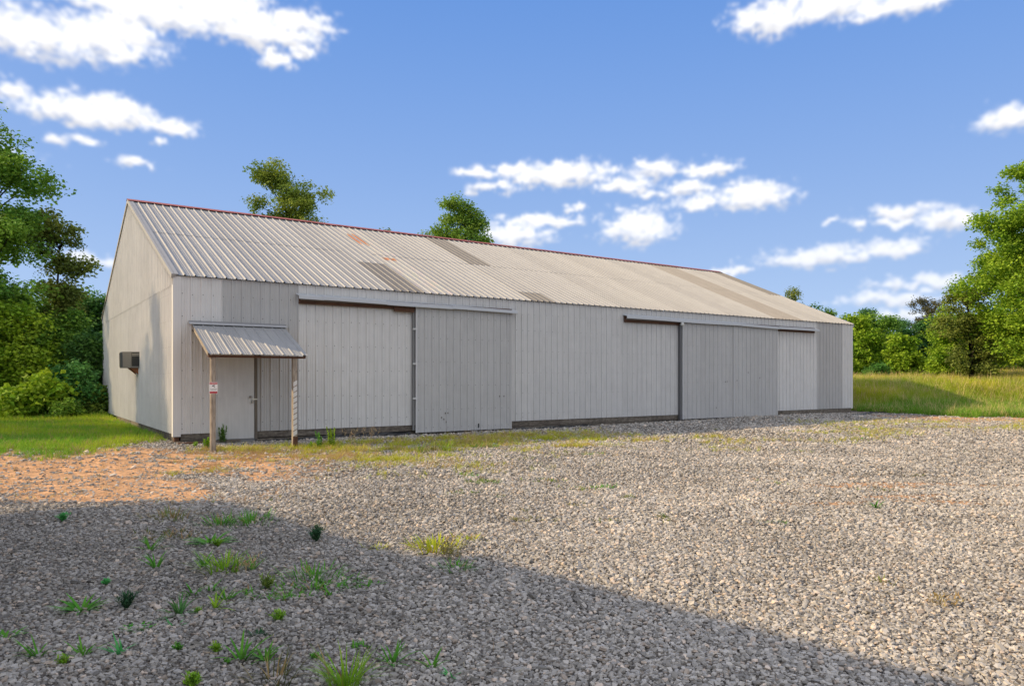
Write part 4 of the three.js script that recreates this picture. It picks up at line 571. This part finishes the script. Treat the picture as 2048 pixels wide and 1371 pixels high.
const W = [
  ['grass_tuft', 'big upright grass tuft cut by the bottom picture edge', 690, 1374, 'tuft', { n: 70, w: 0.5, h: 0.26, lean: 0.35, c: cL, bw: 0.007 }],
  ['grass_tuft', 'thin brownish grass tuft left of the big upright tuft at the bottom edge', 548, 1362, 'tuft', { n: 40, w: 0.7, h: 0.19, c: [0.12, 0.13, 0.04], dry: 0.4, bw: 0.005 }],
  ['feathery_weed', 'bright feathery weed cut by the bottom picture edge', 384, 1374, 'bushy', { h: 0.1, n: 20, c: cL }],
  ['grass_tuft', 'leafy blue-green grass clump right of the big upright tuft', 785, 1328, 'blades', { n: 16, h: 0.17, c: cG }],
  ['grass_tuft', 'two-bladed grass shoot on the shaded stones right of the blue-green clump', 862, 1334, 'blades', { n: 7, h: 0.13, c: cG }],
  ['grass_tuft', 'low small grass shoot lowest right of the shaded grass', 902, 1354, 'blades', { n: 6, h: 0.09, c: cB }],
  ['grass_tuft', 'long-bladed grass leaning right, near the bottom centre-left', 484, 1318, 'blades', { n: 13, h: 0.22, c: cG, bw: 0.016 }],
  ['grass_tuft', 'broad-bladed grass just above the brownish tuft', 530, 1322, 'blades', { n: 9, h: 0.15, c: cG, bw: 0.018 }],
  ['feathery_weed', 'round yellow-green feathery weed left of the long-bladed grass', 432, 1304, 'bushy', { h: 0.085, n: 14, c: cL }],
  ['feathery_weed', 'small round feathery weed left of a yellow-green one', 356, 1300, 'bushy', { h: 0.065, n: 12, c: cG }],
  ['feathery_weed', 'tiny feathery weed under the long-bladed grass', 453, 1326, 'bushy', { h: 0.04, n: 9, c: cG }],
  ['feathery_weed', 'upright feathery weed standing alone in pale stones', 556, 1243, 'bushy', { h: 0.11, n: 14, c: cL }],
  ['grass_tuft', 'dark flat weed below the upright feathery weed', 518, 1270, 'mat', { w: 0.06, h: 0.05, n: 22, c: cD, dry: 0 }],
  ['grass_tuft', 'branched grass shoot low at the left, nearest the left bottom corner', 74, 1312, 'blades', { n: 10, h: 0.16, c: cG }],
  ['grass_tuft', 'branched grass shoot second from the left bottom corner', 166, 1310, 'blades', { n: 10, h: 0.16, c: cG }],
  ['grass_tuft', 'branched grass shoot third from the left bottom corner', 240, 1306, 'blades', { n: 9, h: 0.14, c: cB }],
  ['feathery_weed', 'small yellowish weed under the first branched grass shoots', 126, 1328, 'bushy', { h: 0.07, n: 10, c: cL }],
  ['grass_tuft', 'leafy clump at the left picture edge', 8, 1276, 'rosette', { n: 14, w: 0.1, h: 0.11, c: cG, bw: 0.02 }],
  ['rosette_weed', 'flat bright rosette weed in the shade', 275, 1257, 'rosette', { n: 22, w: 0.14, h: 0.06, c: [0.06, 0.24, 0.02], bw: 0.02 }],
  ['rosette_weed', 'jagged bright green weed left of the dark bushy weed', 162, 1222, 'rosette', { n: 24, w: 0.05, h: 0.17, c: cG, bw: 0.018 }],
  ['dark_weed', 'dark grey-green bushy weed right of the jagged bright weed', 254, 1218, 'bushy', { h: 0.15, n: 26, c: cD, bw: 0.006 }],
  ['dark_weed', 'dark bushy weed on the shadow edge of the gravel', 633, 1084, 'bushy', { h: 0.17, n: 24, c: cD, bw: 0.006 }],
  ['grass_tuft', 'wide spreading grass tuft in the middle of the shade', 358, 1230, 'blades', { n: 18, h: 0.2, c: [0.08, 0.18, 0.05] }],
  ['feathery_weed', 'tiny round weed at the foot of the wide spreading tuft', 396, 1226, 'bushy', { h: 0.06, n: 10, c: cL }],
  ['grass_tuft', 'tall single grass shoot right of the wide spreading tuft', 428, 1218, 'blades', { n: 5, h: 0.2, c: cL, bw: 0.016 }],
  ['grass_tuft', 'grass shoot behind the tall single shoot', 450, 1200, 'blades', { n: 9, h: 0.17, c: cG }],
  ['grass_tuft', 'thin grass shoot left of a group of three in the shade', 384, 1190, 'blades', { n: 7, h: 0.15, c: cG }],
  ['grass_tuft', 'thin grass shoot in the middle of a group of three in the shade', 424, 1182, 'blades', { n: 7, h: 0.16, c: cG }],
  ['rosette_weed', 'small dark shoot left of the wide spreading tuft', 350, 1252, 'blades', { n: 6, h: 0.08, c: cB }],
  ['feathery_weed', 'small round green weed above the jagged bright weed', 211, 1168, 'bushy', { h: 0.06, n: 10, c: cB }],
  ['grass_tuft', 'largest bright grass clump in the upper shade', 447, 1138, 'tuft', { n: 64, w: 1.0, h: 0.2, c: cL }],
  ['grass_tuft', 'smaller grass clump on the left side of the largest bright clump', 412, 1132, 'blades', { n: 12, h: 0.18, c: cG }],
  ['dry_weed', 'dry tan stem right of the largest bright grass clump', 489, 1142, 'dry', { n: 6, h: 0.16, c: cT }],
  ['grass_tuft', 'arching grass shoot right of the dry tan stem', 506, 1140, 'blades', { n: 8, h: 0.18, c: cG }],
  ['grass_tuft', 'upright grass shoot left of the largest bright clump', 311, 1136, 'blades', { n: 7, h: 0.2, c: cG }],
  ['grass_tuft', 'grass shoot above the upright shoot left of the clump', 302, 1100, 'blades', { n: 8, h: 0.2, c: cG }],
  ['grass_tuft', 'dense low grass patch near the tip of the shade', 497, 1048, 'tuft', { n: 80, w: 1.5, h: 0.17, c: cG }],
  ['grass_tuft', 'low grass patch left of the dense one near the shade tip', 441, 1050, 'tuft', { n: 60, w: 1.1, h: 0.16, c: cG }],
  ['grass_tuft', 'bluish leafy tuft below the two low patches', 419, 1086, 'rosette', { n: 26, w: 0.16, h: 0.17, c: cG, bw: 0.018 }],
  ['feathery_weed', 'small yellow-green weed beside the bluish leafy tuft', 436, 1092, 'bushy', { h: 0.09, n: 12, c: cL }],
  ['grass_tuft', 'brown-topped grass tuft at the upper edge of the shade', 345, 1036, 'tuft', { n: 70, w: 1.6, h: 0.16, c: [0.14, 0.17, 0.05], dry: 0.4 }],
  ['dry_weed', 'brown thin grass patch below the brown-topped tuft', 330, 1072, 'mat', { n: 40, w: 0.35, h: 0.08, c: [0.12, 0.14, 0.04], dry: 0.5 }],
  ['feathery_weed', 'lone green weed at the upper left of the shade', 124, 1042, 'bushy', { h: 0.13, n: 14, c: cB }],
  ['grass_tuft', 'spreading grass clump right of centre in the shade', 626, 1156, 'tuft', { n: 60, w: 1.1, h: 0.16, c: cG }],
  ['grass_tuft', 'creeping grass mat trailing right of the spreading clump', 672, 1166, 'mat', { n: 50, w: 0.3, h: 0.06, c: cG, dry: 0.03 }],
  ['grass_tuft', 'creeping grass mat below the spreading clump', 575, 1186, 'mat', { n: 60, w: 0.32, h: 0.07, c: cG, dry: 0.1 }],
  ['rosette_weed', 'yellowing weed at the left end of the creeping mat', 536, 1178, 'bushy', { h: 0.13, n: 12, c: [0.14, 0.2, 0.03] }],
  ['grass_tuft', 'small grass tuft level with the bottom-edge tuft, on pale stone', 715, 1294, 'mat', { w: 0.05, h: 0.05, n: 16, c: cG, dry: 0 }],
  ['grass_tuft', 'tiny sprout right of the brownish tuft', 630, 1316, 'bushy', { h: 0.06, n: 7, c: cG }],
  ['grass_tuft', 'bright yellow-green grass tuft in sun just past the shadow edge', 865, 1098, 'tuft', { n: 90, w: 1.2, h: 0.15, c: cY, bw: 0.012 }],
  ['dry_weed', 'wiry dry sprig on the jog of the shadow edge', 905, 1120, 'dry', { n: 12, h: 0.2, c: [0.2, 0.17, 0.07] }],
  ['grass_tuft', 'green low tuft just inside the shadow edge under the dry sprig', 914, 1138, 'tuft', { n: 36, w: 0.8, h: 0.12, c: cG }],
  ['grass_tuft', 'thin yellowish tuft right behind the dry sprig', 935, 1078, 'mat', { n: 26, w: 0.2, h: 0.07, c: cY, dry: 0.3 }],
  ['grass_tuft', 'small yellowish sprig on the sunny side of the shadow edge', 752, 1098, 'mat', { n: 14, w: 0.1, h: 0.07, c: cY }],
  ['grass_tuft', 'long low grass patch in the middle of the sunny gravel', 968, 966, 'mat', { n: 60, w: 0.26, h: 0.09, c: [0.11, 0.19, 0.03] }],
  ['grass_tuft', 'thin slanting grass right of the long low patch', 1208, 976, 'mat', { n: 30, w: 0.2, h: 0.08, c: cG }],
  ['grass_tuft', 'small tuft below the thin slanting grass', 1256, 996, 'mat', { n: 16, w: 0.1, h: 0.07, c: [0.13, 0.19, 0.03] }],
  ['grass_tuft', 'flat thin tuft alone in the sunny gravel under the first track', 1224, 1042, 'mat', { n: 18, w: 0.18, h: 0.05, c: [0.14, 0.18, 0.04] }],
  ['grass_tuft', 'small dark shoot beside the orange streaks', 1330, 1036, 'blades', { n: 8, h: 0.12, c: [0.1, 0.15, 0.03] }],
  ['grass_tuft', 'dark green shoot at the right end of the orange streaks', 1752, 1016, 'blades', { n: 12, h: 0.13, c: cG }],
  ['grass_tuft', 'small yellowish tuft alone in the gravel at the right', 1768, 1168, 'tuft', { n: 18, w: 0.5, h: 0.08, c: [0.16, 0.18, 0.03], dry: 0.4 }],
  ['dry_weed', 'thin dry stem at the far right of the gravel', 1884, 1208, 'dry', { n: 8, h: 0.12, c: [0.3, 0.22, 0.09] }],
  ['leafy_weed', 'tall leafy weed with serrated leaves beside the walk-in door', 446, 886, 'stalk', { n: 5, h: 0.42, c: [0.11, 0.2, 0.04], leaf: 0.07 }],
  ['leafy_weed', 'bright leafy weed tucked behind the first porch post', 414, 897, 'stalk', { n: 4, h: 0.24, c: cL, leaf: 0.07 }],
  ['leafy_weed', 'small leafy weed left of the first porch post', 390, 893, 'bushy', { n: 10, h: 0.13, c: cL }],
  ['upright_weed', 'tall yellow-green upright weed right of the second post', 664, 896, 'stalk', { n: 5, h: 0.48, c: [0.2, 0.3, 0.02], leaf: 0.06, bw: 0.016 }],
  ['upright_weed', 'green upright weed between second post and the yellow-green one', 640, 897, 'stalk', { n: 3, h: 0.4, c: [0.09, 0.22, 0.03], leaf: 0.06, bw: 0.016 }],
  ['upright_weed', 'shortest upright weed just right of the second post', 621, 897, 'stalk', { n: 2, h: 0.17, c: cL, leaf: 0.05, bw: 0.014 }],
  ['dry_weed', 'dry seeded stems before the black plastic, nearer the second post', 704, 893, 'dry', { n: 9, h: 0.42, c: cT }],
  ['dry_weed', 'dry seeded stems before the black plastic, nearer the first sliding door', 742, 893, 'dry', { n: 12, h: 0.46, c: cT }],
  ['grass_tuft', 'green grass tuft before the left edge of the first sliding door', 842, 904, 'tuft', { n: 46, w: 1.0, h: 0.32, lean: 0.35, c: [0.16, 0.24, 0.04], dry: 0.2 }],
  ['grass_tuft', 'olive grass tuft between two greener tufts before the sliding door', 868, 900, 'tuft', { n: 40, w: 0.9, h: 0.24, lean: 0.4, c: [0.2, 0.2, 0.04], dry: 0.35 }],
  ['grass_tuft', 'green grass tuft before the middle of the first sliding door', 892, 902, 'tuft', { n: 46, w: 1.0, h: 0.34, lean: 0.3, c: [0.17, 0.26, 0.03], dry: 0.2 }],
  ['dry_weed', 'branching dry tan weed before the right half of the sliding door', 938, 892, 'dry', { n: 10, h: 0.36, c: cT }],
  ['grass_tuft', 'low green tuft right of the branching dry weed', 962, 894, 'mat', { n: 60, w: 0.35, h: 0.14, c: cG }],
  ['leafy_weed', 'single dark weed growing at the wall right of the second sliding door', 1560, 829, 'stalk', { n: 3, h: 0.34, c: cD, leaf: 0.09 }],
];
for (const w of W) weed(...w);
{ // low weeds too alike to tell apart
  const r = rng(77), protos = [...Array(4)].map((_, i) => PLANT.mat(rng(900 + i), { n: 30, w: 0.22, h: 0.07, c: [[0.13, 0.19, 0.03], cG, [0.2, 0.23, 0.03], [0.16, 0.17, 0.05]][i], dry: 0.2 }));
  let k = 0; for (let i = 0; i < 900 && k < 46; i++) { const px = 620 + r() * 1400, py = 858 + Math.pow(r(), 2) * 190, [x, d] = onGround(px, py); if (toN(x, d) < 3.2 || clay(x, d) > 0.3) continue; if (r() > 0.25 + 0.8 * thatch(x, d)) continue; const m = add(numbered('low_weed'), protos[k % 4], BLADE, scene), s = 0.5 + r() * 0.8; m.position.set(x, land(x, d) - 0.004, -d); m.rotation.y = r() * 6.28; m.scale.set(s * 1.3, s, s); tag(m, 'low thin weed in the sunny gravel before the barn', 'weed', 'low weeds in the sunny gravel'); k++; }
}
// ------------------------------------------------------------------ grass that nobody could count
function tuftGeo(seed, n, h, w, spread) { const r = rng(seed), s = new Soup(); for (let i = 0; i < n; i++) { const a = r() * 6.28, q = r() * spread; ribbon(s, [Math.cos(a) * q, -0.02, Math.sin(a) * q], r() * 6.28, 0.05 + r() * 0.5, h * (0.5 + r() * 0.6), w, null, 0.2 + r() * 0.7, 2); } return s.build(); }
function scatter(name, label, geos, list) { // list: [x, d, scale, colour]
  const holder = tag(group(name, scene), label, 'grass', null, 'stuff'), r = rng(list.length), M = new THREE.Matrix4(), Q = new THREE.Quaternion(), up = new THREE.Vector3(0, 1, 0), c = new THREE.Color();
  geos.forEach((g, v) => { const part = list.filter((_, i) => i % geos.length === v), im = new THREE.InstancedMesh(g, BLADES, part.length); im.name = 'tufts'; im.userData.kind = 'stuff'; part.forEach(([x, d, s, k], i) => { Q.setFromAxisAngle(up, r() * 6.28); im.setMatrixAt(i, M.compose(new THREE.Vector3(x, land(x, d), -d), Q, new THREE.Vector3(s, s * (0.8 + r() * 0.5), s))); im.setColorAt(i, c.setRGB(...k)); }); holder.add(im); });
}
{
  const r = rng(301), L1 = [];
  for (let i = 0; i < 30000; i++) { const d = 13.5 + r() * 15, x = -21 + r() * 14; if (x < -d * 0.72 - 1.5 || inBarn(x, d, 0.08)) continue; const m = lawn(x, d); if (r() > m) continue; const b = fbm(x * 0.9, d * 0.9, 3), f = Math.min(1, Math.max(0, (b - 0.3) * 2 + (r() - 0.5) * 0.5)); L1.push([x, d, 0.55 + r() * 0.6 + sm(24, 27, d) * 0.7, r() < 0.1 ? [0.45, 0.36, 0.15] : [mix(0.2, 0.5, f), mix(0.42, 0.6, f), 0.04]]); }
  scatter('lawn_grass', 'short bright green grass of the lawn left of the barn', [1, 2, 3].map((k) => tuftGeo(k + 40, 11, 0.17, 0.009, 0.09)), L1);
  const L2 = [];
  for (let i = 0; i < 90000; i++) { const d = 29 + Math.pow(r(), 1.5) * 34, x = X(1680 + r() * 420, d) + (r() - 0.5); const m = meadow(x, d); if (r() > m || inBarn(x, d, 0.2)) continue; const b = fbm(x * 0.35, d * 0.35 + 20, 3), lo = sm(36, 33, d + (b - 0.5) * 3), f = Math.min(1, Math.max(0, (b - 0.25) * 1.7 + (r() - 0.5) * 0.6)); const straw = r() < 0.1 + 0.16 * sm(40, 48, d) * b; L2.push([x, d, (0.5 + r() * 0.55) * (1 - 0.25 * lo) * (straw ? 1.3 : 1), straw ? [0.66, 0.52, 0.24] : [mix(0.3, 0.62, f) * (1 - 0.45 * lo), mix(0.42, 0.6, f) * (1 - 0.15 * lo), 0.04]]); }  // grass low on the bank coloured darker green for the barn's cast shadow
  scatter('meadow_grass', 'tall yellow-green meadow grass on the bank right of the barn', [1, 2, 3].map((k) => tuftGeo(k + 50, 10, 0.5, 0.013, 0.2)), L2);
  const L3 = [];
  for (let i = 0; i < 150000; i++) { let d = 9 + r() * 21, x = -10 + r() * 34; if (i % 3) { if (r() < 0.42) continue; [x, d] = fromU(-1 + r() * 15, 1.0 + r() * 4.2); if (r() > 0.75 * sm(0.38, 0.62, fbm(x * 2.3, d * 2.9, 3))) continue; } if (inBarn(x, d, 0.3) || Math.abs(x) > d * 0.75) continue; const m = thatch(x, d) * 0.9 + 0.75 * clay(x, d) * sm(0.42, 0.56, fbm(x * 1.7, d * 1.7, 3)) * sm(-2, -3, x); if (r() > m) continue; const b = fbm(x * 1.1 + 7, d * 1.3, 3), cl = clay(x, d) * sm(-2, -3, x); L3.push([x, d, (0.35 + r() * 0.55) * (1 - 0.45 * cl), r() < 0.92 * cl ? [0.52, 0.35, 0.19] : r() < sm(0.62, 0.42, b) * 0.4 + 0.1 ? [0.58, 0.43, 0.2] : [0.46 + 0.14 * r(), 0.56, 0.045]]); }
  scatter('thin_grass', 'thin dry and yellow-green grass along the front of the barn', [1, 2, 3].map((k) => tuftGeo(k + 60, 8, 0.2, 0.007, 0.1)), L3);
  // dead straw blown over the older stone
  const st = new Soup(); for (let i = 0; i < 420; i++) { const d = 3.6 + Math.pow(r(), 0.8) * 6.5, x = -d * 0.72 + Math.pow(r(), 1.4) * (d * 0.72 + 0.3); const a = r() * 6.28, l = 0.04 + r() * 0.13, y = land(x, d) + 0.02 + r() * 0.008; ribbon(st, [x, y, -d], a, 1.5, l, 0.0035, vary(r, [0.34, 0.26, 0.16], 0.5), 0.12, 2); }
  tag(add('straw', st.build(), BLADE, scene), 'dead straw scattered over the shaded gravel', 'straw', null, 'stuff');
  console.log('grass', L1.length, L2.length, L3.length);
}
scene.traverse((o) => { if (o.isMesh) { o.castShadow = true; o.receiveShadow = true; } });
renderer.render(scene, camera);
